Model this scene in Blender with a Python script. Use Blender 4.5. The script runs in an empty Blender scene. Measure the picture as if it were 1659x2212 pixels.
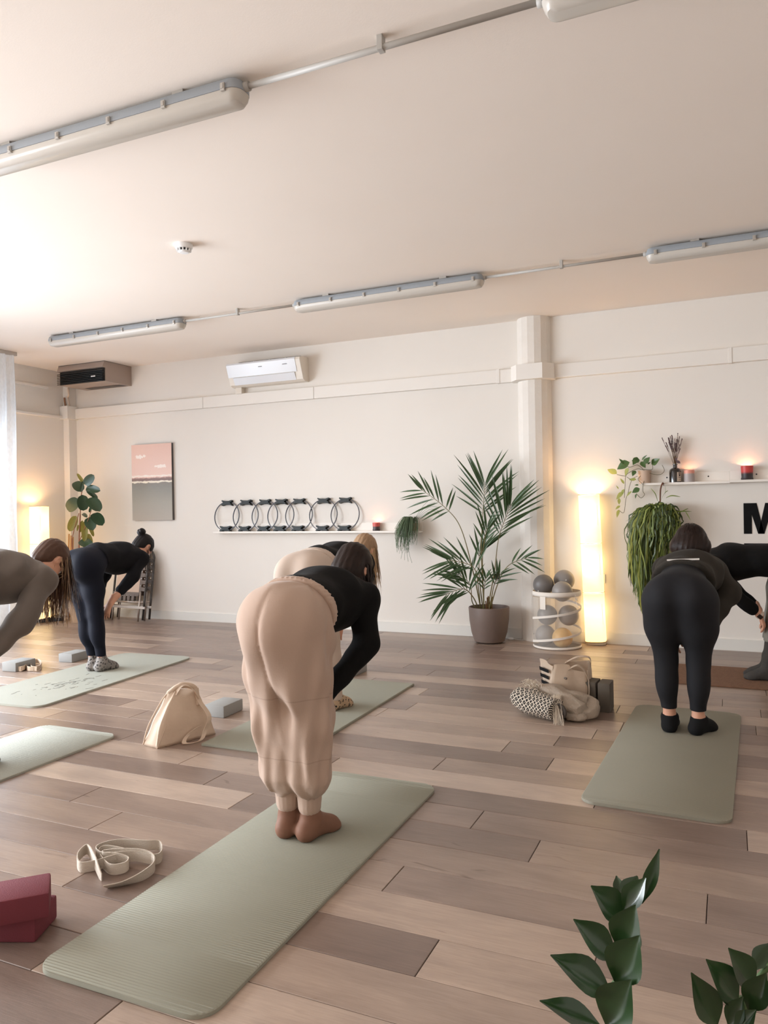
import bpy, bmesh, math, random
import numpy as np
from mathutils import Vector, Matrix, Quaternion, Euler

# ------------------------------------------------------------------ camera, world, light, exposure
SC = bpy.context.scene
COL = SC.collection
FPX, YAW, PITCH, ROLL = 1653.0, 0.424924, -0.004038, -0.017027
IW, IH = 1659.0, 2212.0
CAM = Vector((0.0, 0.0, 1.35))
FWD = Vector((-math.sin(YAW)*math.cos(PITCH), math.cos(YAW)*math.cos(PITCH), math.sin(PITCH)))
_r = Vector((math.cos(YAW), math.sin(YAW), 0)); _u = _r.cross(FWD)
RGT = math.cos(ROLL)*_r + math.sin(ROLL)*_u
UP = -math.sin(ROLL)*_r + math.cos(ROLL)*_u
cd = bpy.data.cameras.new('camera'); cam = bpy.data.objects.new('camera', cd); COL.objects.link(cam)
cam.matrix_world = Matrix(((RGT.x, UP.x, -FWD.x, CAM.x), (RGT.y, UP.y, -FWD.y, CAM.y), (RGT.z, UP.z, -FWD.z, CAM.z), (0, 0, 0, 1)))
cd.sensor_fit = 'HORIZONTAL'; cd.sensor_width = 36.0; cd.lens = 36.0*FPX/IW; cd.clip_start = 0.05; cd.clip_end = 200
SC.camera = cam

wd = bpy.data.worlds.new('sky'); SC.world = wd; wd.use_nodes = True
wb = wd.node_tree.nodes['Background']; wb.inputs[0].default_value = (0.66, 0.80, 1.0, 1); wb.inputs[1].default_value = 1.6

def area_light(name, loc, size, size_y, power, color, direction):
    d = bpy.data.lights.new(name, 'AREA'); d.shape = 'RECTANGLE'; d.size = size; d.size_y = size_y
    d.energy = power; d.color = color; d.spread = math.radians(146)
    o = bpy.data.objects.new(name, d); COL.objects.link(o); o.location = loc
    o.rotation_euler = Vector(direction).to_track_quat('-Z', 'Y').to_euler()
    return o
# daylight that comes in by the windows of the left wall (it fills each opening, behind the glass line)
area_light('window_daylight', (-8.16, 2.2, 1.42), 4.2, 2.0, 290, (0.88, 0.94, 1.0), (1, 0, -0.22))
area_light('window_daylight', (-8.16, 5.4, 1.42), 1.5, 2.0, 36, (0.84, 0.92, 1.0), (1, 0, -0.22))
area_light('window_daylight', (-8.16, -1.2, 1.42), 1.6, 2.0, 165, (0.90, 0.95, 1.0), (1, 0, -0.15))

vs = SC.view_settings
vs.view_transform = 'Standard'; vs.look = 'None'; vs.gamma = 1.0; vs.use_curve_mapping = False; vs.exposure = 0.70
SC.display_settings.display_device = 'sRGB'
cy = SC.cycles
cy.max_bounces = 10; cy.diffuse_bounces = 6; cy.glossy_bounces = 4; cy.transmission_bounces = 6; cy.transparent_max_bounces = 12
cy.caustics_reflective = False; cy.caustics_refractive = False; cy.sample_clamp_indirect = 6.0
cy.use_denoising = True

# ------------------------------------------------------------------ pixel <-> place
CZ = 3.244          # ceiling height
YW = 7.69           # back wall
XL = -8.10          # left wall
def ray(px, py):
    return RGT*((px-IW/2)/FPX) - UP*((py-IH/2)/FPX) + FWD
def at_z(px, py, z=0.0):
    d = ray(px, py); return CAM + d*((z-CAM.z)/d.z)
def at_y(px, py, y):
    d = ray(px, py); return CAM + d*((y-CAM.y)/d.y)
def at_x(px, py, x):
    d = ray(px, py); return CAM + d*((x-CAM.x)/d.x)
def at_d(px, py, dep):
    return CAM + ray(px, py)*dep
V = Vector

# ------------------------------------------------------------------ helpers
def lin(r, g, b):
    f = lambda v: (v/255/12.92) if v/255 <= 0.04045 else ((v/255+0.055)/1.055)**2.4
    return (f(r), f(g), f(b), 1.0)

def mat(name, col, rough=0.6, metal=0.0, col2=None, nscale=12.0, bump=0.0, bscale=60.0, emit=None, estr=0.0,
        transl=0.0, spec=0.5, coat=0.0, stretch=(1, 1, 1), alpha=1.0, sheen=0.0, detail=4.0, sss=0.0):
    m = bpy.data.materials.new(name); m.use_nodes = True
    nt = m.node_tree; b = nt.nodes['Principled BSDF']; L = nt.links
    b.inputs['Base Color'].default_value = col; b.inputs['Roughness'].default_value = rough
    b.inputs['Metallic'].default_value = metal; b.inputs['Specular IOR Level'].default_value = spec
    if coat: b.inputs['Coat Weight'].default_value = coat; b.inputs['Coat Roughness'].default_value = 0.15
    if sheen: b.inputs['Sheen Weight'].default_value = sheen; b.inputs['Sheen Roughness'].default_value = 0.4
    if sss: b.inputs['Subsurface Weight'].default_value = sss; b.inputs['Subsurface Radius'].default_value = (0.012, 0.005, 0.003)
    if alpha < 1: b.inputs['Alpha'].default_value = alpha
    if emit: b.inputs['Emission Color'].default_value = emit; b.inputs['Emission Strength'].default_value = estr
    if col2 is not None or bump:
        tc = nt.nodes.new('ShaderNodeTexCoord'); mp = nt.nodes.new('ShaderNodeMapping'); mp.inputs['Scale'].default_value = stretch
        L.new(tc.outputs['Object'], mp.inputs['Vector'])
    if col2 is not None:
        n = nt.nodes.new('ShaderNodeTexNoise'); n.inputs['Scale'].default_value = nscale; n.inputs['Detail'].default_value = detail
        mx = nt.nodes.new('ShaderNodeMix'); mx.data_type = 'RGBA'
        mx.inputs[6].default_value = col; mx.inputs[7].default_value = col2
        L.new(mp.outputs[0], n.inputs['Vector']); L.new(n.outputs['Fac'], mx.inputs[0]); L.new(mx.outputs[2], b.inputs['Base Color'])
    if bump:
        n2 = nt.nodes.new('ShaderNodeTexNoise'); n2.inputs['Scale'].default_value = bscale; n2.inputs['Detail'].default_value = 3
        bp = nt.nodes.new('ShaderNodeBump'); bp.inputs['Strength'].default_value = bump; bp.inputs['Distance'].default_value = 0.01
        L.new(mp.outputs[0], n2.inputs['Vector']); L.new(n2.outputs['Fac'], bp.inputs['Height']); L.new(bp.outputs[0], b.inputs['Normal'])
    if transl:
        t = nt.nodes.new('ShaderNodeBsdfTranslucent'); t.inputs[0].default_value = col
        ms = nt.nodes.new('ShaderNodeMixShader'); ms.inputs[0].default_value = transl
        out = nt.nodes['Material Output']
        L.new(b.outputs[0], ms.inputs[1]); L.new(t.outputs[0], ms.inputs[2]); L.new(ms.outputs[0], out.inputs['Surface'])
        if col2 is not None: L.new(mx.outputs[2], t.inputs[0])
    return m

def wmat(o):
    m = o.matrix_basis.copy()
    return wmat(o.parent) @ o.matrix_parent_inverse @ m if o.parent else m
def adopt(o, parent):
    if parent is not None:
        o.parent = parent; o.matrix_parent_inverse = wmat(parent).inverted()
    return o

class MB:
    """collects geometry, builds one mesh object"""
    def __init__(s): s.v = []; s.f = []
    def add(s, vs_, fs, M=None):
        n = len(s.v)
        s.v += [tuple(M @ V(p)) if M is not None else tuple(p) for p in vs_]
        s.f += [tuple(i+n for i in f) for f in fs]; return s
    def box(s, x0, x1, y0, y1, z0, z1, b=0.0, M=None):
        if b <= 0:
            vs_ = [(x, y, z) for z in (z0, z1) for y in (y0, y1) for x in (x0, x1)]
            return s.add(vs_, [(0, 2, 3, 1), (4, 5, 7, 6), (0, 1, 5, 4), (2, 6, 7, 3), (0, 4, 6, 2), (1, 3, 7, 5)], M)
        bm = bmesh.new(); bmesh.ops.create_cube(bm, size=1)
        for v in bm.verts:
            v.co = V((x0+(v.co.x+.5)*(x1-x0), y0+(v.co.y+.5)*(y1-y0), z0+(v.co.z+.5)*(z1-z0)))
        bmesh.ops.bevel(bm, geom=bm.edges[:], offset=b, segments=2, affect='EDGES', profile=0.6)
        bm.verts.ensure_lookup_table(); 
        for i, v in enumerate(bm.verts): v.index = i
        s.add([v.co.copy() for v in bm.verts], [[v.index for v in f.verts] for f in bm.faces], M); bm.free(); return s
    def tube(s, pts, r, n=8, closed=False, cap=True, flat=None):
        pts = [V(p) for p in pts]; m = len(pts); rs = r if isinstance(r, (list, tuple)) else [r]*m
        base = len(s.v); t0 = None; nrm = None
        for i in range(m):
            a = pts[(i-1) % m] if (closed or i > 0) else pts[i]
            b = pts[(i+1) % m] if (closed or i < m-1) else pts[i]
            t = (b-a).normalized() if (b-a).length > 1e-9 else V((0, 0, 1))
            if nrm is None:
                nrm = t.orthogonal().normalized()
            else:
                nrm = (nrm - t*nrm.dot(t)); nrm = nrm.normalized() if nrm.length > 1e-6 else t.orthogonal().normalized()
            bn = t.cross(nrm)
            for k in range(n):
                a_ = 2*math.pi*k/n
                s.v.append(tuple(pts[i] + nrm*(math.cos(a_)*rs[i]) + bn*(math.sin(a_)*rs[i])))
        seg = m if closed else m-1
        for i in range(seg):
            j = (i+1) % m
            for k in range(n):
                q = (k+1) % n
                s.f.append((base+i*n+k, base+i*n+q, base+j*n+q, base+j*n+k))
        if cap and not closed:
            s.f.append(tuple(base+k for k in reversed(range(n)))); s.f.append(tuple(base+(m-1)*n+k for k in range(n)))
        return s
    def lathe(s, prof, n=32, c=(0, 0, 0), M=None, capb=True, capt=True, closed=False):
        vs_ = []; fs = []; m = len(prof)
        for (r, z) in prof:
            for k in range(n):
                a = 2*math.pi*k/n; vs_.append((c[0]+r*math.cos(a), c[1]+r*math.sin(a), c[2]+z))
        for i in range(m if closed else m-1):
            j = (i+1) % m
            for k in range(n):
                q = (k+1) % n; fs.append((i*n+k, i*n+q, j*n+q, j*n+k))
        if not closed:
            if capb: fs.append(tuple(reversed(range(n))))
            if capt: fs.append(tuple((m-1)*n+k for k in range(n)))
        return s.add(vs_, fs, M)
    def ribbon(s, pts, side, w, th=0.0):
        """flat strip: pts centre line, side = list of unit width vectors, w width (or list), th thickness"""
        m = len(pts); ws = w if isinstance(w, (list, tuple)) else [w]*m
        base = len(s.v)
        if th <= 0:
            for p, d, ww in zip(pts, side, ws):
                p = V(p); d = V(d).to_3d(); s.v += [tuple(p-d*ww/2), tuple(p+d*ww/2)]
            for i in range(m-1): s.f.append((base+2*i, base+2*i+1, base+2*i+3, base+2*i+2))
        else:
            for i, (p, d, ww) in enumerate(zip(pts, side, ws)):
                p = V(p); d = V(d).to_3d(); t = (V(pts[min(i+1, m-1)])-V(pts[max(i-1, 0)])); t.normalize(); n = d.cross(t)
                if n.length < 1e-6: n = d.orthogonal()
                n.normalize(); n *= th/2
                s.v += [tuple(p-d*ww/2-n), tuple(p+d*ww/2-n), tuple(p+d*ww/2+n), tuple(p-d*ww/2+n)]
            for i in range(m-1):
                a = base+4*i; b = a+4
                for k in range(4): q = (k+1) % 4; s.f.append((a+k, a+q, b+q, b+k))
            s.f.append((base+3, base+2, base+1, base)); e = base+4*(m-1); s.f.append((e, e+1, e+2, e+3))
        return s
    def mesh(s, name):
        me = bpy.data.meshes.new(name); me.from_pydata(s.v, [], s.f); me.update(); return me
    def build(s, name, m, parent=None, smooth=False, origin=None, rot=None, auto=None):
        me = s.mesh(name)
        if m is not None: me.materials.append(m)
        o = bpy.data.objects.new(name, me); COL.objects.link(o)
        if origin is not None:
            me.transform(Matrix.Translation(-V(origin))); o.location = V(origin)
        if smooth: me.polygons.foreach_set('use_smooth', [True]*len(me.polygons))
        if auto: sharp(me, auto)
        adopt(o, parent); return o

def sharp(me, deg=35):
    me.polygons.foreach_set('use_smooth', [True]*len(me.polygons))
    bm = bmesh.new(); bm.from_mesh(me); lim = math.radians(deg)
    for e in bm.edges:
        if len(e.link_faces) == 2 and e.calc_face_angle(0) > lim: e.smooth = False
    bm.to_mesh(me); bm.free()

def tag(o, label=None, cat=None, group=None, kind=None):
    if label: o['label'] = label
    if cat: o['category'] = cat
    if group: o['group'] = group
    if kind: o['kind'] = kind
    return o
def thing(name, loc, label, cat, group=None, rz=0.0):
    o = bpy.data.objects.new(name, None); COL.objects.link(o); o.empty_display_size = 0.1
    o.location = V(loc); o.rotation_euler = (0, 0, rz); return tag(o, label, cat, group)
def inst(name, me, parent=None, M=None):
    o = bpy.data.objects.new(name, me); COL.objects.link(o)
    if M is not None: o.matrix_basis = M
    adopt(o, parent); return o
def copy_tree(o, parent=None):
    c = o.copy(); COL.objects.link(c)
    if parent is not None:
        c.parent = parent; c.matrix_parent_inverse = o.matrix_parent_inverse.copy()
    for ch in [x for x in bpy.data.objects if x.parent == o]: copy_tree(ch, c)
    return c
def frame(loc, ydir, zhint=(0, 0, 1), scale=1.0):
    y = V(ydir).normalized(); z = V(zhint) - y*V(zhint).dot(y)
    if z.length < 1e-5: z = y.orthogonal()
    z.normalize(); x = y.cross(z)
    M = Matrix((( x.x, y.x, z.x, loc[0]), (x.y, y.y, z.y, loc[1]), (x.z, y.z, z.z, loc[2]), (0, 0, 0, 1)))
    return M @ Matrix.Diagonal((scale, scale, scale, 1))
def bez(p, n=16):
    """Catmull-Rom through points"""
    p = [V(q) for q in p]; out = []
    for i in range(len(p)-1):
        p0 = p[max(i-1, 0)]; p1 = p[i]; p2 = p[i+1]; p3 = p[min(i+2, len(p)-1)]
        for k in range(n):
            t = k/n
            out.append(0.5*((2*p1)+(p2-p0)*t+(2*p0-5*p1+4*p2-p3)*t*t+(3*p1-p0-3*p2+p3)*t**3))
    out.append(p[-1]); return out
rnd = random.Random(7)
# ------------------------------------------------------------------ materials of the room
WHITE = mat('white_paint', lin(232, 227, 220), 0.75, col2=lin(227, 221, 213), nscale=1.5, bump=0.05, bscale=180)
CEIL = mat('ceiling_paint', lin(246, 236, 226), 0.85, col2=lin(242, 231, 220), nscale=1.2, bump=0.04, bscale=150)
BASE = mat('baseboard_paint', lin(224, 222, 216), 0.45)
TRIM = mat('duct_paint', lin(232, 227, 220), 0.65)
CONC = mat('painted_concrete', lin(230, 225, 218), 0.7, col2=lin(222, 215, 206), nscale=9, bump=0.25, bscale=35)
DARKGAP = mat('subfloor', lin(60, 46, 40), 0.9)

def wood_floor():
    m = bpy.data.materials.new('oak_laminate'); m.use_nodes = True; nt = m.node_tree; L = nt.links; b = nt.nodes['Principled BSDF']
    N = nt.nodes.new
    g = N('ShaderNodeNewGeometry'); oi = N('ShaderNodeObjectInfo')
    ad = N('ShaderNodeVectorMath'); ad.operation = 'ADD'
    cx = N('ShaderNodeCombineXYZ'); mu = N('ShaderNodeMath'); mu.operation = 'MULTIPLY'; mu.inputs[1].default_value = 37.0
    L.new(oi.outputs['Random'], mu.inputs[0]); L.new(mu.outputs[0], cx.inputs['X']); L.new(mu.outputs[0], cx.inputs['Z'])
    L.new(g.outputs['Position'], ad.inputs[0]); L.new(cx.outputs[0], ad.inputs[1])
    def noise(sc, scale, det, rough=0.55, dist=0.0):
        mp = N('ShaderNodeMapping'); mp.inputs['Scale'].default_value = sc; L.new(ad.outputs[0], mp.inputs['Vector'])
        n = N('ShaderNodeTexNoise'); n.inputs['Scale'].default_value = scale; n.inputs['Detail'].default_value = det
        n.inputs['Roughness'].default_value = rough; n.inputs['Distortion'].default_value = dist
        L.new(mp.outputs[0], n.inputs['Vector']); return n.outputs['Fac']
    def ramp(sock, stops):
        r = N('ShaderNodeValToRGB'); e = r.color_ramp.elements
        e[0].position, e[0].color = stops[0]; e[1].position, e[1].color = stops[-1]
        for p, c in stops[1:-1]:
            x = e.new(p); x.color = c
        L.new(sock, r.inputs[0]); return r.outputs[0]
    def mix(fac, a, c, mode='MIX', f=None):
        x = N('ShaderNodeMix'); x.data_type = 'RGBA'; x.blend_type = mode
        if fac is not None: L.new(fac, x.inputs[0])
        else: x.inputs[0].default_value = f
        L.new(a, x.inputs[6]); L.new(c, x.inputs[7]); return x.outputs[2]
    tone = ramp(oi.outputs['Random'], [(0.0, lin(126, 108, 98)), (0.25, lin(142, 123, 112)), (0.55, lin(153, 134, 121)), (0.8, lin(172, 152, 137)), (1.0, lin(190, 171, 156))])
    cloud = ramp(noise((0.9, 3.2, 1), 2.2, 3, 0.6, 0.6), [(0.3, (0.72, 0.70, 0.70, 1)), (0.62, (1.06, 1.05, 1.04, 1))])
    grain = ramp(noise((2.0, 42.0, 1), 4.0, 5, 0.65, 0.4), [(0.3, (0.80, 0.78, 0.76, 1)), (0.65, (1.06, 1.06, 1.06, 1))])
    knots = ramp(noise((3.0, 9.0, 1), 1.6, 2, 0.5, 1.4), [(0.70, (1, 1, 1, 1)), (0.80, (0.50, 0.45, 0.42, 1))])
    c = mix(None, tone, cloud, 'MULTIPLY', 0.75); c = mix(None, c, grain, 'MULTIPLY', 0.7); c = mix(None, c, knots, 'MULTIPLY', 0.8)
    L.new(c, b.inputs['Base Color'])
    rr = N('ShaderNodeMapRange'); rr.inputs['To Min'].default_value = 0.25; rr.inputs['To Max'].default_value = 0.40
    L.new(noise((2.0, 30.0, 1), 4, 4), rr.inputs['Value']); L.new(rr.outputs[0], b.inputs['Roughness'])
    bp = N('ShaderNodeBump'); bp.inputs['Strength'].default_value = 0.10; bp.inputs['Distance'].default_value = 0.004
    L.new(noise((3.0, 60.0, 1), 5, 4), bp.inputs['Height']); L.new(bp.outputs[0], b.inputs['Normal'])
    b.inputs['Specular IOR Level'].default_value = 0.6
    return m
WOOD = wood_floor()

# ------------------------------------------------------------------ room shell
X0, X1, Y0, Y1 = XL, 3.6, -2.6, YW
fl = MB().box(X0-0.2, X1+0.2, Y0-0.2, Y1+0.2, -0.12, -0.012).build('floor', DARKGAP); tag(fl, kind='structure')
PW, PY0, PL = 0.2065, 2.034, 1.38
seam_px = [(1155, 1837), (922, 2070), (1527, 1963), (851, 1895), (185, 1714), (232, 1772), (524, 1727), (471, 1678), (1286, 1583), (1190, 1648),
           (1095, 1610), (1345, 1567), (1633, 1577), (1614, 1815), (1034, 1768), (949, 1650), (1190, 1650), (1287, 2071), (123, 1542), (413, 1636), (288, 1587), (279, 1515)]
known = {}
for p in seam_px:
    q = at_z(*p); k = math.floor((q.y-PY0)/PW); known.setdefault(k, []).append(q.x)
planks = []; pr = random.Random(21)
for k in range(math.floor((Y0-PY0)/PW), math.ceil((Y1-PY0)/PW)):
    ya, yb = max(Y0, PY0+k*PW), min(Y1, PY0+(k+1)*PW)
    if yb-ya < 0.01: continue
    off = known[k][0] if k in known else pr.uniform(0, PL)
    x = off - math.ceil((off-X0)/PL)*PL
    while x < X1:
        a, b_ = max(x, X0), min(x+PL, X1)
        if b_-a > 0.02: planks.append((a, b_, ya, yb))
        x += PL
def seen_size(a, b_, ya, yb):
    n = 0
    for i in range(7):
        p = V((a+(b_-a)*i/6, (ya+yb)/2, 0)) - CAM; d = p.dot(FWD)
        if d > 0.3 and abs(p.dot(RGT)/d) < 0.54 and abs(p.dot(UP)/d) < 0.70: n += 1/d**2
    return n
planks.sort(key=lambda q: -seen_size(*q))
def plank_geo(mb, a, b_, ya, yb):
    g = 0.0013; c = 0.0018
    a += g; b_ -= g; ya += g; yb -= g
    vs_ = [(a, ya, -0.012), (b_, ya, -0.012), (b_, yb, -0.012), (a, yb, -0.012), (a, ya, -c), (b_, ya, -c), (b_, yb, -c), (a, yb, -c),
           (a+c, ya+c, 0), (b_-c, ya+c, 0), (b_-c, yb-c, 0), (a+c, yb-c, 0)]
    mb.add(vs_, [(0, 1, 5, 4), (1, 2, 6, 5), (2, 3, 7, 6), (3, 0, 4, 7), (4, 5, 9, 8), (5, 6, 10, 9), (6, 7, 11, 10), (7, 4, 8, 11), (8, 9, 10, 11)])
for q in planks[:290]:
    mb = MB(); plank_geo(mb, *q); mb.build('plank', WOOD, fl, origin=((q[0]+q[1])/2, (q[2]+q[3])/2, 0))
mb = MB()
for q in planks[290:]: plank_geo(mb, *q)
if mb.v: tag(mb.build('plank_field', WOOD, fl), kind='stuff')

tag(MB().box(X0-0.2, X1+0.2, Y0-0.2, Y1+0.2, CZ, CZ+0.2).build('ceiling', CEIL), kind='structure')
tag(MB().box(X0-0.2, X1+0.2, Y1, Y1+0.2, -0.1, CZ).build('wall_back', WHITE), kind='structure')
tag(MB().box(X1, X1+0.2, Y0-0.2, Y1, -0.1, CZ).build('wall_right', WHITE), kind='structure')
tag(MB().box(X0-0.2, X1, Y0-0.2, Y0, -0.1, CZ).build('wall_front', WHITE), kind='structure')
# left wall with three tall window openings
wins = [(-2.0, -0.4), (0.1, 4.3), (4.65, 6.15)]; WZ0, WZ1 = 0.38, 2.86
mb = MB(); ys = [Y0] + [v for w_ in wins for v in w_] + [Y1]
for i in range(0, len(ys), 2): mb.box(X0-0.2, X0, ys[i], ys[i+1], -0.1, CZ)
for a, b_ in wins: mb.box(X0-0.2, X0, a, b_, -0.1, WZ0); mb.box(X0-0.2, X0, a, b_, WZ1, CZ)
tag(mb.build('wall_left', WHITE), kind='structure')
FRAME = mat('window_frame_paint', lin(235, 236, 236), 0.35)
GLASS = bpy.data.materials.new('window_glass'); GLASS.use_nodes = True
nt = GLASS.node_tree; nt.nodes.remove(nt.nodes['Principled BSDF'])
tr = nt.nodes.new('ShaderNodeBsdfTransparent'); gl = nt.nodes.new('ShaderNodeBsdfGlossy'); gl.inputs['Roughness'].default_value = 0.02
mx = nt.nodes.new('ShaderNodeMixShader'); mx.inputs[0].default_value = 0.06
nt.links.new(tr.outputs[0], mx.inputs[1]); nt.links.new(gl.outputs[0], mx.inputs[2]); nt.links.new(mx.outputs[0], nt.nodes['Material Output'].inputs[0])
for i, (a, b_) in enumerate(wins):
    mb = MB(); t = 0.06
    mb.box(X0-0.14, X0-0.08, a, b_, WZ0, WZ0+t); mb.box(X0-0.14, X0-0.08, a, b_, WZ1-t, WZ1)
    n = 3 if b_-a > 3 else 2
    for k in range(n+1):
        y = a + (b_-a-t)*k/n; mb.box(X0-0.14, X0-0.08, y, y+t, WZ0+t, WZ1-t)
    w_ = mb.build('window_%d' % (i+1), FRAME); tag(w_, kind='structure')
    for k in range(n):
        ya, yb = a+t+(b_-a-t)*k/n, a+(b_-a-t)*(k+1)/n
        MB().box(X0-0.112, X0-0.108, ya, yb, WZ0+t, WZ1-t).build('pane', GLASS, w_)
# baseboards
tag(MB().box(X0, -1.95, Y1-0.016, Y1, 0, 0.105).box(-1.60, X1, Y1-0.016, Y1, 0, 0.105).build('baseboard_back', BASE), kind='structure')
tag(MB().box(X0, X0+0.016, Y0, Y1-0.016, 0, 0.105).build('baseboard_left', BASE), kind='structure')
tag(MB().box(X1-0.016, X1, Y0, Y1-0.016, 0, 0.105).build('baseboard_right', BASE), kind='structure')
# octagonal column half sunk in the back wall
CX = -1.785
prof = []
for k in range(16):
    a = 2*math.pi*(k+0.5)/16; prof.append((CX+0.172*math.cos(a), YW+0.02+0.165*math.sin(a)))
mb = MB(); n = 16
mb.add([(x, y, 0) for x, y in prof]+[(x, y, CZ) for x, y in prof], [(k, (k+1) % n, n+(k+1) % n, n+k) for k in range(n)])
tag(mb.build('column', CONC), kind='structure')
# cable duct band on the back wall, in sections
TZ0, TZ1 = 2.622, 2.757
tr1 = MB().box(-8.02, -5.868, YW-0.055, YW, TZ0, TZ1, 0.006).build('trim_1', TRIM); tag(tr1, kind='structure')
for a, b_, dz in ((-5.864, -4.312, 0.0), (-4.308, -2.146, 0.0), (-2.142, -1.99, -0.004), (-1.58, 0.004, 0.0), (0.03, 3.6, 0.003)):
    MB().box(a, b_, YW-0.055, YW, TZ0+dz, TZ1+dz, 0.006).build('duct_section', TRIM, tr1)
MB().box(0.002, 0.034, YW-0.06, YW, TZ0-0.002, TZ1+0.006, 0.003).build('duct_joint', TRIM, tr1)
MB().box(-2.165, -2.13, YW-0.06, YW, TZ0-0.004, TZ1+0.004, 0.003).build('duct_joint', TRIM, tr1)
mb = MB(); w0 = [(-2.0, YW), (-2.0, YW-0.10), (-1.92, YW-0.205), (-1.66, YW-0.205), (-1.57, YW-0.10), (-1.57, YW)]
mb.add([(x, y, TZ0-0.012) for x, y in w0]+[(x, y, TZ1+0.004) for x, y in w0],
       [(k, k+1, 7+k, 6+k) for k in range(5)]+[(5, 4, 3, 2, 1, 0), (6, 7, 8, 9, 10, 11)])
mb.build('duct_column_wrap', TRIM, tr1)
# left wall rails and the boxed corner pipe
tr2 = MB().box(X0, X0+0.06, 5.0, 7.60, TZ0, TZ0+0.03, 0.004).build('trim_2', TRIM); tag(tr2, kind='structure')
MB().box(X0, X0+0.03, 5.0, 7.3, 2.99, 3.02, 0.004).build('rail', TRIM, tr2)
tr3 = MB().box(X0, X0+0.10, YW-0.13, YW, 0, CZ, 0.004).build('trim_3', TRIM); tag(tr3, kind='structure')
MB().box(X0-0.0, X0+0.14, YW-0.19, YW, TZ0-0.01, TZ1+0.03, 0.006).build('duct_corner_box', TRIM, tr3)
# ------------------------------------------------------------------ ceiling: batten lights, conduit, detector
GREYP = mat('grey_plastic', lin(150, 156, 162), 0.45); DIFF = mat('prismatic_cover', lin(225, 219, 210), 0.25, transl=0.35)
CLIP = mat('steel_clip', lin(190, 186, 180), 0.35, metal=0.6); PIPE = mat('grey_conduit', lin(176, 172, 166), 0.5)
BLACKP = mat('black_plastic', lin(22, 23, 25), 0.4); WHITEP = mat('white_plastic', lin(240, 240, 240), 0.3)
FL_LEN = 1.76
def make_batten():
    r = thing('batten_light', (0, 0, CZ), 'x', 'ceiling light')
    h = FL_LEN/2
    def rounded(w, hl, rad, z):
        out = []
        for cx, cy_, a0 in ((hl-rad, w-rad, 0), (-hl+rad, w-rad, 90), (-hl+rad, -w+rad, 180), (hl-rad, -w+rad, 270)):
            for k in range(5):
                a = math.radians(a0+90*k/4); out.append((cx+rad*math.cos(a), cy_+rad*math.sin(a), z))
        return out
    def loft(rings):
        mb = MB(); n = len(rings[0]); vs_ = [p for q in rings for p in q]
        fs = [(i*n+k, i*n+(k+1) % n, (i+1)*n+(k+1) % n, (i+1)*n+k) for i in range(len(rings)-1) for k in range(n)]
        fs += [tuple(reversed(range(n))), tuple((len(rings)-1)*n+k for k in range(n))]
        return mb.add(vs_, fs)
    z = CZ
    loft([rounded(.066, h, .05, z-.066), rounded(.066, h, .05, z-.050), rounded(.058, h-.008, .045, z-.022), rounded(.05, h-.02, .04, z-.016)]).build('tray', GREYP, r, auto=40)
    loft([rounded(.030, h-.05, .02, z-.118), rounded(.048, h-.02, .035, z-.110), rounded(.060, h-.006, .045, z-.088), rounded(.063, h, .05, z-.067)]).build('diffuser', DIFF, r, auto=40)
    me = MB().box(-.011, .011, -.075, -.062, z-.078, z-.044, .002).box(-.006, .006, -.078, -.074, z-.070, z-.050).mesh('clip'); me.materials.append(CLIP)
    for sgn in (1, -1):
        for k in range(6):
            x = -h+.07+(FL_LEN-.14)*k/5
            inst('clip', me, r, Matrix.Translation((x, 0, 0)) @ Matrix.Rotation(0 if sgn > 0 else math.pi, 4, 'Z'))
    for x in (-h*.62, h*.62): MB().box(x-.03, x+.03, -.045, .045, z-.018, z, .0).build('bracket', CLIP, r)
    return r
proto = make_batten()
rowA, rowB = 2.81, 5.97
spots = [(-3.53-.0+.885-.02, rowB, 'grey batten ceiling light in the middle of the row along the back wall'),
         (-6.57+.90, rowB, 'grey batten ceiling light hanging in front of the fan heater'),
         (-0.54+.88, rowB, 'grey batten ceiling light above the shelf with the dried lavender'),
         (-1.90-.88, rowA, 'large grey batten ceiling light with a long clear cover above the ribbed sage mat'),
         (-0.60+.88, rowA, 'batten ceiling light above the glossy dark-leaved plant, where the thicker conduit ends')]
for i, (x, y, lb) in enumerate(spots):
    o = proto if i == 0 else copy_tree(proto)
    o.location = (x, y, CZ); o['label'] = lb; o['group'] = 'batten ceiling lights'
def conduit(xa, xb, y, lb, rad=.011):
    mb = MB(); mb.tube([(xa, y, CZ-.045), (xb, y, CZ-.045)], rad, 10)
    r = thing('conduit', ((xa+xb)/2, y, CZ), lb, 'pipe', 'conduits between the ceiling lights')
    mb.build('tube', PIPE, r, smooth=True)
    xm = (xa+xb)/2
    MB().box(xm-.012, xm+.012, y-.018, y+.018, CZ-.06, CZ, .002).build('saddle', PIPE, r)
    for x in (xa, xb): MB().tube([(x-.02, y, CZ-.045), (x+.02, y, CZ-.045)], rad*1.6, 10).build('gland', PIPE, r, smooth=True)
c0, c1, c2 = spots[1][0], spots[0][0], spots[2][0]
conduit(c0+.88, c1-.88, rowB, 'thin grey conduit joining the light by the fan heater to the middle light')
conduit(c1+.88, c2-.88, rowB, 'thin grey conduit between the middle light and the light above the lavender shelf')
conduit(spots[3][0]+.88, spots[4][0]-.88, rowA, 'thicker grey conduit with one saddle crossing the ceiling above the ribbed sage mat', .013)
sd = at_z(397, 528, CZ)
r = thing('smoke_detector', (sd.x, sd.y, CZ), 'round white smoke detector with dark slots under the ceiling', 'smoke detector')
MB().lathe([(.062, 0), (.062, -.022), (.055, -.034), (.0, -.034)][::-1], 28, (sd.x, sd.y, CZ)).build('base', WHITEP, r, auto=40)
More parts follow.
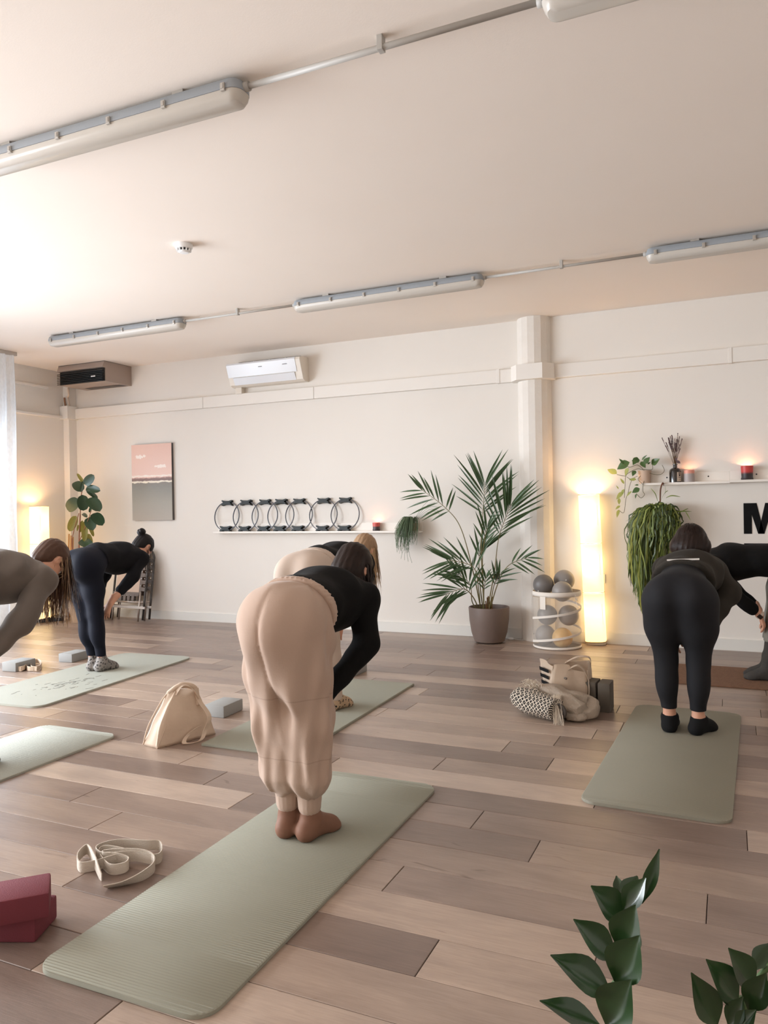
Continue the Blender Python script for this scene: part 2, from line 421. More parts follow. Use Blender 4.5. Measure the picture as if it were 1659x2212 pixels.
MB().lathe([(.001, -.062), (.032, -.060), (.040, -.052), (.040, -.048)], 28, (sd.x, sd.y, CZ), capb=False).build('cap', WHITEP, r, auto=40)
mb = MB()
for k in range(12):
    a = 2*math.pi*k/12; mb.box(-.004, .004, .040, .052, -.050, -.032, 0, Matrix.Translation((sd.x, sd.y, CZ)) @ Matrix.Rotation(a, 4, 'Z'))
mb.build('slot_rib', WHITEP, r); MB().lathe([(.038, -.05), (.044, -.033)], 28, (sd.x, sd.y, CZ)).build('slot_core', BLACKP, r)

# ------------------------------------------------------------------ fan heater under the ceiling
HB = mat('taupe_steel', lin(168, 152, 142), 0.45); HG = mat('black_grille', lin(20, 22, 24), 0.35)
hx0, hx1, hy0, hy1, hz0, hz1 = -7.80, -7.03, 7.22, YW-.002, 2.995, CZ-.004
r = thing('fan_heater', ((hx0+hx1)/2, (hy0+hy1)/2, hz0), 'taupe fan heater box with black louvre grille under the ceiling', 'heater')
mb = MB(); pr_ = [(hy0, hz1), (hy0-.03, hz1-.075), (hy0+.02, hz1-.08), (hy0+.02, hz0+.004), (hy0+.0, hz0), (hy1, hz0), (hy1, hz1)]
n = len(pr_); mb.add([(hx0, y, z) for y, z in pr_]+[(hx1, y, z) for y, z in pr_], [(k, (k+1) % n, n+(k+1) % n, n+k) for k in range(n)]+[tuple(range(n)), tuple(n+k for k in reversed(range(n)))])
mb.build('casing', HB, r)
MB().box(hx0+.02, hx1-.015, hy0+.004, hy0+.021, hz0+.006, hz1-.082).build('grille_back', HG, r)
me = MB().box(hx0, hx1-.012, -.030, .020, -.005, .004, .002, Matrix.Rotation(math.radians(14), 4, 'X')).mesh('louvre'); me.materials.append(HG)
for k in range(7): inst('louvre', me, r, Matrix.Translation((0, hy0, hz0+.014+.0208*k)))
MB().box(hx1-.19, hx1-.12, hy0-.036, hy0-.030, hz0+.058, hz0+.072, .001).build('badge', WHITEP, r)
MB().add([(hx0+.12, hy1-.16, hz0-.004), (hx1-.05, hy1-.16, hz0-.004), (hx1-.05, hy1-.04, hz0-.004), (hx0+.12, hy1-.04, hz0-.004)], [(0, 1, 2, 3)]).build('intake_grille', mat('dark_mesh', lin(88, 78, 72), .5), r)
MB().box(hx0-.001, hx1+.001, hy0-.002, hy1, hz1, hz1+.004).build('top_rim', BLACKP, r)
cbl = MB(); cbl.tube(bez([(-7.92, 7.48, hz0+.02), (-7.93, 7.50, 2.93), (-7.99, 7.54, 2.90), (-7.985, 7.56, 2.80), (-8.0, 7.57, 2.77)], 8), .011, 8)
tag(cbl.build('heater_cable', mat('cream_cable', lin(206, 186, 168), .6), smooth=True), 'cream cable bending down from the fan heater to the corner box', 'cable')
cbl = MB(); cbl.tube(bez([(-8.04, 7.53, 2.90), (-8.035, 7.53, 2.84), (-8.035, 7.545, 2.77)], 8), [.012]*17, 8)
tag(cbl.build('copper_pipe', mat('brown_lagging', lin(168, 120, 90), .6, col2=lin(120, 84, 60), nscale=30), smooth=True), 'short brown lagged pipe rising from the corner box', 'pipe')

# ------------------------------------------------------------------ air conditioner
ACM = mat('ac_white', lin(224, 226, 230), 0.25, coat=.3); ACB = mat('ac_cream', lin(228, 220, 208), 0.4)
ax0, ax1 = -5.40, -4.40
r = thing('air_conditioner', ((ax0+ax1)/2, YW-.1, 2.83), 'white split air conditioner hung high on the back wall', 'air conditioner')
def extr(prof, x0, x1, b=0):
    mb = MB(); n = len(prof)
    return mb.add([(x0, y, z) for y, z in prof]+[(x1, y, z) for y, z in prof],
                  [(k, (k+1) % n, n+(k+1) % n, n+k) for k in range(n)]+[tuple(range(n)), tuple(n+k for k in reversed(range(n)))])
body = [(YW, 3.10), (YW-.15, 3.10), (YW-.205, 3.085), (YW-.21, 3.06), (YW-.13, 2.845), (YW-.08, 2.825), (YW, 2.825)]
extr(body, ax0, ax1).build('housing', ACB, r)
panel = [(YW-.208, 3.086), (YW-.217, 3.066), (YW-.17, 2.93), (YW-.16, 2.93)]
extr(panel, ax0+.005, ax1-.06).build('front_panel', ACM, r)
flap = [(YW-.166, 2.925), (YW-.172, 2.922), (YW-.132, 2.842), (YW-.12, 2.845)]
extr(flap, ax0+.07, ax1-.09).build('flap', ACM, r)
me = MB().box(-.10, .10, -.012, .012, 0, .004).mesh('vent_slot'); me.materials.append(BLACKP)
for i in range(4):
    for j in range(3): inst('vent_slot', me, r, Matrix.Translation((ax0+.18+.215*i+.03*j, YW-.05-.045*j, 3.099)))
for xx, ww in ((-4.93, .05), (-4.60, .06)):
    p0 = V((xx, YW-.204, 3.02)); MB().box(-ww/2, ww/2, -.001, .001, -.005, .005, 0, Matrix.Translation(p0) @ Matrix.Rotation(math.radians(-19), 4, 'X')).build('badge', mat('badge_grey', lin(150, 150, 155), .4), r)
MB().box(ax0+.03, ax0+.12, YW-.075, YW, 2.752, 2.83, .008).build('pipe_cover', ACB, r)

# ------------------------------------------------------------------ painting
def painting_mat():
    m = bpy.data.materials.new('seascape_canvas'); m.use_nodes = True; nt = m.node_tree; L = nt.links; b = nt.nodes['Principled BSDF']; N = nt.nodes.new
    tc = N('ShaderNodeTexCoord'); sp = N('ShaderNodeSeparateXYZ'); L.new(tc.outputs['Generated'], sp.inputs[0])
    mp = N('ShaderNodeMapping'); mp.inputs['Scale'].default_value = (4, 1, 14); L.new(tc.outputs['Generated'], mp.inputs[0])
    n = N('ShaderNodeTexNoise'); n.inputs['Scale'].default_value = 2.5; n.inputs['Detail'].default_value = 5; L.new(mp.outputs[0], n.inputs[0])
    a = N('ShaderNodeMath'); a.operation = 'MULTIPLY_ADD'; a.inputs[1].default_value = 0.05; L.new(n.outputs[0], a.inputs[0]); L.new(sp.outputs['Z'], a.inputs[2])
    r_ = N('ShaderNodeValToRGB'); e = r_.color_ramp.elements; r_.color_ramp.interpolation = 'LINEAR'
    st = [(0.0, lin(176, 168, 158)), (.25, lin(164, 160, 150)), (.47, lin(140, 139, 133)), (.515, lin(140, 134, 128)), (.52, lin(240, 232, 214)), (.54, lin(236, 226, 212)), (.545, lin(128, 112, 110)), (.575, lin(150, 122, 118)), (.59, lin(232, 200, 188)), (.605, lin(246, 240, 232)), (.622, lin(234, 204, 193)), (.75, lin(232, 200, 188)), (1.0, lin(228, 192, 178))]
    e[0].position, e[0].color = st[0]; e[1].position, e[1].color = st[-1]
    for p, c in st[1:-1]: x = e.new(p); x.color = c
    L.new(a.outputs[0], r_.inputs[0])
    # two white cloud dabs
    col = r_.outputs[0]
    for cx, cz, wx, wz in ((.24, .84, .17, .035), (.74, .70, .17, .03)):
        s = N('ShaderNodeVectorMath'); s.operation = 'SUBTRACT'; s.inputs[1].default_value = (cx, .5, cz); L.new(tc.outputs['Generated'], s.inputs[0])
        mm = N('ShaderNodeVectorMath'); mm.operation = 'MULTIPLY'; mm.inputs[1].default_value = (1/wx, 0, 1/wz); L.new(s.outputs[0], mm.inputs[0])
        ln = N('ShaderNodeVectorMath'); ln.operation = 'LENGTH'; L.new(mm.outputs[0], ln.inputs[0])
        n3 = N('ShaderNodeTexNoise'); n3.inputs['Scale'].default_value = 16; n3.inputs['Detail'].default_value = 4; L.new(tc.outputs['Generated'], n3.inputs[0])
        ad = N('ShaderNodeMath'); ad.operation = 'MULTIPLY_ADD'; ad.inputs[1].default_value = 2.6; L.new(n3.outputs[0], ad.inputs[0]); L.new(ln.outputs['Value'], ad.inputs[2])
        cm = N('ShaderNodeMath'); cm.operation = 'LESS_THAN'; cm.inputs[1].default_value = 1.95; L.new(ad.outputs[0], cm.inputs[0])
        mx = N('ShaderNodeMix'); mx.data_type = 'RGBA'; mx.inputs[7].default_value = lin(244, 232, 224); L.new(cm.outputs[0], mx.inputs[0]); L.new(col, mx.inputs[6]); col = mx.outputs[2]
    L.new(col, b.inputs['Base Color']); b.inputs['Roughness'].default_value = .6
    bp = N('ShaderNodeBump'); bp.inputs['Strength'].default_value = .3; bp.inputs['Distance'].default_value = .004; L.new(n.outputs[0], bp.inputs['Height']); L.new(bp.outputs[0], b.inputs['Normal'])
    return m
r = thing('painting', (-6.69, YW, 1.255), 'unframed canvas painting of a pink sky over a grey sea', 'painting')
MB().box(-7.02, -6.375, YW-.040, YW-.036, 1.257, 2.225).build('canvas_front', painting_mat(), r)
MB().box(-7.02, -6.375, YW-.0362, YW-.001, 1.257, 2.225).build('canvas_edge', mat('canvas_edge', lin(88, 84, 84), .7), r)

# ------------------------------------------------------------------ curtain
CURT = bpy.data.materials.new('sheer_curtain'); CURT.use_nodes = True; nt = CURT.node_tree; b = nt.nodes['Principled BSDF']
b.inputs['Base Color'].default_value = (.86, .88, .90, 1); b.inputs['Roughness'].default_value = .9
t = nt.nodes.new('ShaderNodeBsdfTranslucent'); t.inputs[0].default_value = (.86, .90, .94, 1)
tp = nt.nodes.new('ShaderNodeBsdfTransparent'); m1 = nt.nodes.new('ShaderNodeMixShader'); m2 = nt.nodes.new('ShaderNodeMixShader'); m1.inputs[0].default_value = .55
wv = nt.nodes.new('ShaderNodeTexNoise'); wv.inputs['Scale'].default_value = 8; tc = nt.nodes.new('ShaderNodeTexCoord'); mpp = nt.nodes.new('ShaderNodeMapping'); mpp.inputs['Scale'].default_value = (1, 14, 3)
nt.links.new(tc.outputs['Object'], mpp.inputs[0]); nt.links.new(mpp.outputs[0], wv.inputs[0])
mr = nt.nodes.new('ShaderNodeMapRange'); mr.inputs['To Min'].default_value = .0; mr.inputs['To Max'].default_value = .22; nt.links.new(wv.outputs[0], mr.inputs[0])
nt.links.new(b.outputs[0], m1.inputs[1]); nt.links.new(t.outputs[0], m1.inputs[2]); nt.links.new(m1.outputs[0], m2.inputs[1]); nt.links.new(tp.outputs[0], m2.inputs[2]); nt.links.new(mr.outputs[0], m2.inputs[0])
nt.links.new(m2.outputs[0], nt.nodes['Material Output'].inputs[0])
def curtain(ya, yb, x, lb):
    r = thing('curtain', (x, (ya+yb)/2, 0), lb, 'curtain', 'sheer white window curtains'); n = int((yb-ya)*70); rows = 10; vs_ = []; fs = []
    for j in range(rows+1):
        z = .012+(CZ-.055)*j/rows; amp = .042-.018*j/rows
        for i in range(n+1):
            y = ya+(yb-ya)*i/n
            vs_.append((x+amp*math.sin(y*44+1.3*math.sin(y*5))+.012*math.sin(y*101+j*.3), y+.01*math.sin(z*3+y*9), z))
    for j in range(rows):
        for i in range(n): a = j*(n+1)+i; fs.append((a, a+1, a+n+2, a+n+1))
    MB().add(vs_, fs).build('cloth', CURT, r, smooth=True)
    MB().box(x-.018, x+.018, ya-.04, yb+.02, CZ-.042, CZ-.001, .003).build('rail', mat('curtain_rail', lin(190, 184, 178), .5), r)
curtain(4.35, 6.36, -7.56, 'sheer white curtain hanging beside the paper lamp in the corner')

# ------------------------------------------------------------------ paper floor lamps
def lamp_mat():
    m = bpy.data.materials.new('lit_rice_paper'); m.use_nodes = True; nt = m.node_tree; L = nt.links; b = nt.nodes['Principled BSDF']; N = nt.nodes.new
    b.inputs['Base Color'].default_value = lin(240, 226, 196); b.inputs['Roughness'].default_value = .8
    tc = N('ShaderNodeTexCoord'); sp = N('ShaderNodeSeparateXYZ'); L.new(tc.outputs['Object'], sp.inputs[0])
    d = N('ShaderNodeMath'); d.operation = 'DIVIDE'; d.inputs[1].default_value = .475; L.new(sp.outputs['Z'], d.inputs[0])
    f = N('ShaderNodeMath'); f.operation = 'FRACT'; L.new(d.outputs[0], f.inputs[0])
    r_ = N('ShaderNodeValToRGB'); e = r_.color_ramp.elements; e[0].position = 0; e[0].color = (.50,)*3+(1,); e[1].position = 1; e[1].color = (.55,)*3+(1,)
    for p, v in ((.35, .65), (.70, 1.0), (.88, .75)): x = e.new(p); x.color = (v, v, v, 1)
    L.new(f.outputs[0], r_.inputs[0])
    mp = N('ShaderNodeMapping'); mp.inputs['Scale'].default_value = (6, 6, 60); L.new(tc.outputs['Object'], mp.inputs[0])
    n = N('ShaderNodeTexNoise'); n.inputs['Scale'].default_value = 3; L.new(mp.outputs[0], n.inputs[0])
    mr = N('ShaderNodeMapRange'); mr.inputs['To Min'].default_value = .86; mr.inputs['To Max'].default_value = 1.14; L.new(n.outputs[0], mr.inputs[0])
    mu = N('ShaderNodeMath'); mu.operation = 'MULTIPLY'; L.new(r_.outputs[0], mu.inputs[0]); L.new(mr.outputs[0], mu.inputs[1])
    m3 = N('ShaderNodeMath'); m3.operation = 'MULTIPLY'; m3.inputs[1].default_value = LAMP_STR; L.new(mu.outputs[0], m3.inputs[0])
    b.inputs['Emission Color'].default_value = (1.0, .67, .29, 1); L.new(m3.outputs[0], b.inputs['Emission Strength'])
    return m
LAMP_STR = 2.0
PAPER = lamp_mat(); SEAM = mat('lamp_seam', lin(168, 150, 112), .7)
def paper_lamp(loc, tilt, rz, lb):
    r = thing('paper_floor_lamp', (0, 0, 0), lb, 'floor lamp', 'tall lit paper lamps'); w = .098
    sq = lambda s, z: [(s*math.copysign(abs(math.cos(a))**.55, math.cos(a)), s*math.copysign(abs(math.sin(a))**.55, math.sin(a)), z) for a in [2*math.pi*k/28 for k in range(28)]]
    for k in range(3):
        z0 = .032+.475*k; rings = [sq(w, z0+.004), sq(w*.99, z0+.16), sq(w*.985, z0+.32), sq(w, z0+.471)]
        mb = MB(); n = 28; mb.add([p for q in rings for p in q], [(i*n+j, i*n+(j+1) % n, (i+1)*n+(j+1) % n, (i+1)*n+j) for i in range(3) for j in range(n)])
        mb.build('shade', PAPER, r, smooth=True)
        for z in ((z0, z0+.475) if k == 2 else (z0,)):
            mb = MB(); mb.tube([V((p[0]*1.005, p[1]*1.005, z)) for p in sq(w, z)], .0032, 6, closed=True); mb.build('hoop', SEAM, r, smooth=True)
    mb = MB(); mb.tube([(w*.80, -w*.80, .03), (w*.80, -w*.80, 1.457)], .0022, 6); mb.build('paper_seam', SEAM, r)
    mb = MB(); n = 28; a = sq(w*.96, .004); b_ = sq(w*.96, .030); mb.add(a+b_, [(j, (j+1) % n, n+(j+1) % n, n+j) for j in range(n)]+[tuple(reversed(range(n))), tuple(n+j for j in range(n))]); mb.build('base', mat('lamp_base', lin(206, 196, 176), .5), r)
    for x in (-.06, .06): MB().box(x-.012, x+.012, -.06, .06, 0, .005).build('foot', SEAM, r)
    for k in range(3):
        mb = MB(); mb.lathe([(.002, -.03), (.022, -.02), (.03, 0), (.022, .02), (.002, .03)], 12, (0, 0, .032+.475*k+.33)); mb.build('bulb', mat('lit_bulb', (1, .9, .7, 1), .5, emit=(1, .8, .5, 1), estr=8), r, smooth=True)
    for k in range(3):
        d = bpy.data.lights.new('lamp_bulb_light', 'POINT'); d.energy = 4.0; d.color = (1.0, .66, .38); d.shadow_soft_size = .03
        lo = bpy.data.objects.new('lamp_bulb_light', d); COL.objects.link(lo); lo.location = (0, 0, .032+.475*k+.40); adopt(lo, r)
    r.location = V(loc); r.rotation_euler = (0, math.radians(tilt), math.radians(rz)); return r
lp = at_z(1283, 1394); paper_lamp((lp.x+.01, lp.y+.075, 0), -1.9, 4, 'tall lit paper floor lamp beside the mesh ball basket')
paper_lamp((-7.93, 6.99, 0), 0.0, 8, 'tall lit paper floor lamp in the corner by the curtain')

# ------------------------------------------------------------------ ledges, wall letters, socket
LEDGE = mat('ledge_white', lin(236, 230, 222), .45)
def ledge(x0, x1, z, lb, rest=False):
    r = thing('picture_ledge', ((x0+x1)/2, YW, z), lb, 'shelf')
    MB().box(x0, x1, YW-.115, YW, z-.016, z, .003).build('shelf_board', LEDGE, r)
    MB().box(x0, x1, YW-.013, YW, z, z+.095, .003).build('back_board', LEDGE, r)
    MB().box(x0, x1, YW-.118, YW-.108, z-.016, z+.006, .002).build('front_lip', LEDGE, r)
    n = max(2, int((x1-x0)/.9))
    for k in range(n): 
        x = x0+.22+(x1-x0-.4)*k/(n-1); mb = MB(); mb.lathe([(.007, 0), (.005, .003), (.001, .003)], 10, (0, 0, 0), Matrix.Translation((x, YW-.013, z+.055)) @ Matrix.Rotation(math.pi/2, 4, 'X')); mb.build('screw', BLACKP, r)
    return r
LZ = 1.106; RZ = 1.545
ledge(-5.70, -3.02, LZ, 'long white picture ledge holding the row of exercise rings')
ledge(-.76, .0, RZ, 'white picture ledge with the trailing pothos and the dried lavender')
ledge(.0, 1.55, RZ+.006, 'white picture ledge holding the red candle')
INK = mat('black_vinyl', lin(14, 14, 15), .7, spec=.15)
def letter(name, polys, x0, z0, sc, lb):
    mb = MB()
    for poly in polys:
        n = len(poly); a = [(x0+x*sc, YW-.004, z0+z*sc) for x, z in poly]; b_ = [(x, YW+.0005, z) for x, y, z in a]
        mb.add(a+b_, [tuple(range(n)), tuple(n+k for k in reversed(range(n)))]+[(k, n+k, n+(k+1) % n, (k+1) % n) for k in range(n)])
    return tag(mb.build(name, INK), lb, 'sign letter', 'black letters on the back wall')
letter('wall_letter', [[(0, 0), (.24, 0), (.24, 1), (0, 1)], [(.24, 1), (.24, .62), (.42, 0), (.60, 0), (.385, 1)], [(.60, 0), (.78, .62), (.78, 1), (.635, 1), (.42, 0)], [(.78, 0), (1.02, 0), (1.02, 1), (.78, 1)]], .110, 1.068, .278, 'big black capital M on the back wall')
letter('wall_letter', [[(0, 0), (.24, 0), (.24, 1), (0, 1)], [(.24, .8), (.80, .8), (.80, 1), (.24, 1)], [(.24, .42), (.74, .42), (.74, .6), (.24, .6)], [(.24, 0), (.80, 0), (.80, .2), (.24, .2)]], .110, .703, .278, 'black letter on the wall below the M, mostly hidden by the person in black')
sk = at_y(1305, 1250, YW); r = thing('wall_socket', (sk.x-.03, YW, .59), 'small white wall socket beside the lamp by the ball basket', 'socket')
MB().box(sk.x-.075, sk.x+.012, YW-.012, YW, .588, .675, .003).build('plate', WHITEP, r)
MB().box(sk.x-.05, sk.x-.012, YW-.015, YW-.011, .612, .65, .002).build('outlet', WHITEP, r)
# ------------------------------------------------------------------ exercise rings on the long ledge
RINGM = mat('ring_steel', lin(52, 52, 62), .35, coat=.3); PADM = mat('ring_pad', lin(26, 34, 34), .55)
tops = [491, 533, 573, 612, 651, 706, 752]; bots = [487, 529, 569, 605, 643, 697, 743]
ty = [1077, 1075, 1073.5, 1072, 1071, 1069, 1067.5]
def make_ring():
    r = thing('exercise_ring', (0, 0, 0), 'x', 'exercise ring', 'exercise rings on the ledge'); R_ = .178; zc = .190
    mb = MB(); n = 40; vs_ = []; fs = []
    for k in range(n):
        a = 2*math.pi*k/n
        for dr, dy in ((-.004, -.006), (.004, -.006), (.004, .006), (-.004, .006)): vs_.append(((R_+dr)*math.cos(a), dy, zc+(R_+dr)*math.sin(a)))
    for k in range(n):
        q = (k+1) % n
        for j in range(4): fs.append((k*4+j, k*4+(j+1) % 4, q*4+(j+1) % 4, q*4+j))
    mb.add(vs_, fs); mb.build('hoop', RINGM, r, auto=50)
    pr_ = [(-.070, -.034), (-.03, -.022), (.03, -.022), (.070, -.034), (.074, -.020), (.046, .0), (.074, .020), (.070, .034), (.03, .022), (-.03, .022), (-.070, .034), (-.074, .020), (-.046, 0), (-.074, -.020)]
    n = len(pr_)
    def pad(z0):
        mb = MB(); mb.add([(x, -.028, z0+z) for x, z in pr_]+[(x, .028, z0+z) for x, z in pr_], [(k, (k+1) % n, n+(k+1) % n, n+k) for k in range(n)]+[tuple(reversed(range(n))), tuple(n+k for k in range(n))]); return mb
    for z0 in (.0345, .350): pad(z0).build('grip_pad', PADM, r)
    return r
rp = make_ring()
words = ['first', 'second', 'third', 'fourth', 'fifth', 'sixth', 'seventh']
for i in range(7):
    o = rp if i == 0 else copy_tree(rp)
    b_ = at_y(bots[i], 1142, YW-.07)
    o.location = (b_.x, YW-.066-.013*(i % 2), LZ+.0005); o.rotation_euler = (math.radians(-8.5), 0, 0)
    o['label'] = 'black exercise ring leaning on the ledge, %s from the painting' % words[i] + (' and nearest the candle' if i == 6 else '')

# ------------------------------------------------------------------ candles
def candle(px, py, shelf_z, rad, h, wall_c, wax_c, lb, pw, glass=False, depth=.062, inner=None):
    p = at_y(px, py, YW-depth); x, y, z = p.x, YW-depth, shelf_z+.0005
    r = thing('candle', (x, y, z), lb, 'candle', 'lit candles on the ledges')
    prof = [(rad*.86, 0), (rad, .012), (rad*.9, .03), (rad, h), (rad*.9, h), (rad*.84, h-.02), (rad*.8, h-.032)] if glass else [(rad*.97, 0), (rad, .004), (rad, h), (rad*.90, h), (rad*.86, h-.03)]
    MB().lathe(prof, 24, (x, y, z), capt=False).build('cup', wall_c, r, smooth=False, auto=40)
    zt = h-.034
    MB().lathe([(rad*.86, zt), (rad*.3, zt-.002), (.002, zt-.002)], 24, (x, y, z), capb=False).build('wax', wax_c, r, smooth=True)
    MB().tube([(x, y, z+zt-.003), (x+.001, y, z+zt+.008)], .0012, 6).build('wick', BLACKP, r)
    MB().lathe([(.0005, zt+.004), (.0035, zt+.008), (.004, zt+.013), (.002, zt+.022), (.0004, zt+.027)], 10, (x, y, z)).build('flame', mat('flame', (1, .7, .3, 1), .5, emit=(1, .62, .25, 1), estr=40), r, smooth=True)
    d = bpy.data.lights.new('candle_flame_light', 'POINT'); d.energy = pw; d.color = (1.0, .50, .26); d.shadow_soft_size = .006
    lo = bpy.data.objects.new('candle_flame_light', d); COL.objects.link(lo); lo.location = (x, y, z+zt+.016); adopt(lo, r)
RED = mat('red_wax', lin(176, 62, 58), .5, transl=.25, emit=(1, .25, .16, 1), estr=.10); DKG = mat('smoked_glass', lin(54, 46, 48), .15, coat=.4); PINK = mat('pink_wax', lin(222, 130, 112), .5, transl=.3)
CREAM = mat('grey_candle', lin(196, 180, 172), .5); 
def two_tone(name, c1, c2, z, soft):
    m = mat(name, c1, .45); nt = m.node_tree; tc = nt.nodes.new('ShaderNodeTexCoord'); sp = nt.nodes.new('ShaderNodeSeparateXYZ'); r_ = nt.nodes.new('ShaderNodeMapRange')
    r_.inputs['From Min'].default_value = z-soft; r_.inputs['From Max'].default_value = z+soft; mx = nt.nodes.new('ShaderNodeMix'); mx.data_type = 'RGBA'; mx.inputs[6].default_value = c1; mx.inputs[7].default_value = c2
    nt.links.new(tc.outputs['Generated'], sp.inputs[0]); nt.links.new(sp.outputs['Z'], r_.inputs[0]); nt.links.new(r_.outputs[0], mx.inputs[0]); nt.links.new(mx.outputs[2], nt.nodes['Principled BSDF'].inputs['Base Color']); return m
CUP1 = two_tone('candle_cup_a', lin(70, 60, 62), lin(205, 92, 84), .55, .06)
CUP2 = two_tone('candle_cup_b', lin(176, 166, 164), lin(230, 158, 138), .72, .05)
CUP3 = two_tone('candle_cup_c', lin(48, 40, 44), lin(196, 62, 58), .52, .08)
candle(813, 1146, LZ, .042, .094, CUP1, PINK, 'lit pink candle in a dark cup on the ring ledge', .55, True)
candle(1489, 1043, RZ, .046, .116, CUP2, PINK, 'pale lit pillar candle beside the lavender bottle', .38)
candle(1614, 1040, RZ+.006, .052, .130, CUP3, RED, 'red and grey lit candle above the black M', .9, True)

# ------------------------------------------------------------------ leaf helper
def leaf_mesh(name, L_, W_, m, widest=.5, tip=1.0, fold=.15, bend=.12, n=8, cup=0.0, oval=False):
    vs_ = []; fs = []
    for i in range(n+1):
        t = i/n
        w_ = (math.sin(math.pi*min(1, (t/widest)*.5)) if t < widest else math.cos(math.pi/2*((t-widest)/(1-widest))**tip))*W_/2
        if oval: w_ = W_/2*math.sqrt(max(0, 1-(2*t-1)**2))**.9*(1.04-.12*t)
        w_ = max(w_, .0008); y = L_*t; z = -bend*L_*t*t
        for sx in (-1, -.5, 0, .5, 1): vs_.append((sx*w_, y, z+abs(sx)*w_*fold*2-cup*w_*(1-sx*sx)))
    for i in range(n):
        for j in range(4): a = i*5+j; fs.append((a, a+1, a+6, a+5))
    me = MB().add(vs_, fs).mesh(name); me.materials.append(m); me.polygons.foreach_set('use_smooth', [True]*len(me.polygons)); return me
def leafmat(name, c1, c2, rough=.35, transl=.25, ns=14):
    return mat(name, c1, rough, col2=c2, nscale=ns, transl=transl, coat=.12)
DIRT = mat('potting_soil', lin(58, 44, 36), .95, col2=lin(84, 64, 50), nscale=60, bump=.6, bscale=90)

# ------------------------------------------------------------------ kentia palm
PALM = leafmat('palm_leaf', lin(54, 78, 50), lin(86, 112, 74)); PSTEM = mat('palm_stem', lin(96, 104, 62), .5, col2=lin(140, 116, 74), nscale=10)
pp = at_z(1047, 1393); PX, PY_ = pp.x, pp.y+.165
r = thing('potted_palm', (PX, PY_, 0), 'tall potted palm in a round taupe pot beside the column', 'plant')
POT = mat('taupe_pot', lin(118, 101, 92), .55, col2=lin(110, 94, 86), nscale=30)
pot = MB().lathe([(.125, 0), (.15, .012), (.178, .10), (.196, .22), (.203, .345), (.200, .352), (.190, .352), (.186, .30)], 40, (PX, PY_, .004), capt=False).build('pot', POT, r, auto=40)
MB().lathe([(.11, .0), (.118, .006)], 30, (PX, PY_, 0)).build('pot_foot', BLACKP, pot)
MB().lathe([(.187, .305), (.1, .312), (.001, .312)], 30, (PX, PY_, .004), capb=False).build('soil', DIRT, r, smooth=True)
lf_palm = leaf_mesh('leaflet', 1.0, .052, PALM, .35, 1.3, .5, .10, 6)
prn = random.Random(5)
def frond(stem_px, y_off, spread, nl, ll, droop=.5, up=(0, 0, 1), start=.45, side_tilt=.35):
    """stem_px: pixel points from the soil to the tip; placed at a depth near the pot"""
    m_ = len(stem_px); pts = []
    for i, (x, y) in enumerate(stem_px): pts.append(at_y(x, y, PY_+y_off*(i/(m_-1))))
    c = bez(pts, 10); N_ = len(c)
    fr = MB().tube(c, [.0075-.0052*i/(N_-1) for i in range(N_)], 6).build('frond', PSTEM, r, smooth=True, origin=c[0])
    view = (c[N_//2]-CAM).normalized()
    for k in range(nl):
        t = start+(1-start)*k/(nl-1); i = min(N_-2, int(t*(N_-1))); p = c[i].lerp(c[i+1], t*(N_-1)-i); tan = (c[i+1]-c[i]).normalized()
        sd_ = tan.cross(view).normalized()
        for s in (-1, 1):
            if k == nl-1 and s > 0: continue
            u = (k/(nl-1)); ang = spread*(1-.62*u)*prn.uniform(.85, 1.12)
            d = tan*math.cos(ang)+sd_*(s*math.sin(ang))+view*prn.uniform(-side_tilt, side_tilt)
            d.z -= droop*prn.uniform(.6, 1.2)*math.sin(ang)*.6
            ln = ll*(.62+.55*math.sin(math.pi*(.15+.75*u)))*prn.uniform(.88, 1.08)
            d.normalize(); d.y = min(d.y, (YW-.05-p.y)/(ln*1.05))
            M_ = frame(p, d, -view+V((0, 0, .6)), 1.0) @ Matrix.Diagonal((.40+.12*ln, ln, ln*.9, 1))
            inst('leaflet', lf_palm, fr, M_)
b0 = (1047, 1322)
frond([(1040, 1322), (1022, 1235), (995, 1140), (960, 1095), (908, 1056)], -.15, 0.92, 9, 0.276, .95, start=0.69)
frond([(1046, 1322), (1040, 1200), (1042, 1125), (1048, 1045)], -.04, 0.87, 11, 0.414, .15, start=0.73)
frond([(1052, 1322), (1068, 1235), (1078, 1160), (1104, 1090)], -.16, 0.74, 11, 0.414, .15, start=0.69)
frond([(1046, 1322), (1043, 1250), (1043, 1192), (1052, 1140)], -.20, 0.55, 5, 0.262, .2, start=0.79)
frond([(1038, 1322), (1034, 1275), (1022, 1225), (970, 1210)], -.26, 0.83, 10, 0.331, .5, start=0.62)
frond([(1036, 1322), (1022, 1290), (1000, 1272), (962, 1285)], -.30, 0.83, 10, 0.331, .75, start=0.49)
frond([(1034, 1322), (1020, 1300), (1015, 1262), (990, 1240)], -.16, 0.74, 8, 0.276, .3, start=0.57)
frond([(1057, 1322), (1075, 1262), (1098, 1222), (1138, 1205)], -.18, 0.69, 5, 0.235, .8, start=0.73)
frond([(1056, 1322), (1062, 1290), (1068, 1262), (1080, 1240)], -.26, 0.64, 5, 0.235, .4, start=0.67)
frond([(1046, 1322), (1045, 1292), (1046, 1270), (1050, 1246)], -.30, 0.55, 5, 0.179, .3, start=0.62)
frond([(1044, 1322), (1036, 1255), (1035, 1205), (1040, 1190)], .02, 0.46, 6, 0.304, .3, start=0.69)
mb = MB()
for k in range(9):
    a = prn.uniform(0, 6.28); q = .03*prn.random()
    mb.tube([(PX+q*math.cos(a), PY_+q*math.sin(a), .30), (PX+1.5*q*math.cos(a), PY_+1.5*q*math.sin(a), .38+.09*prn.random())], [.010, .006], 6)
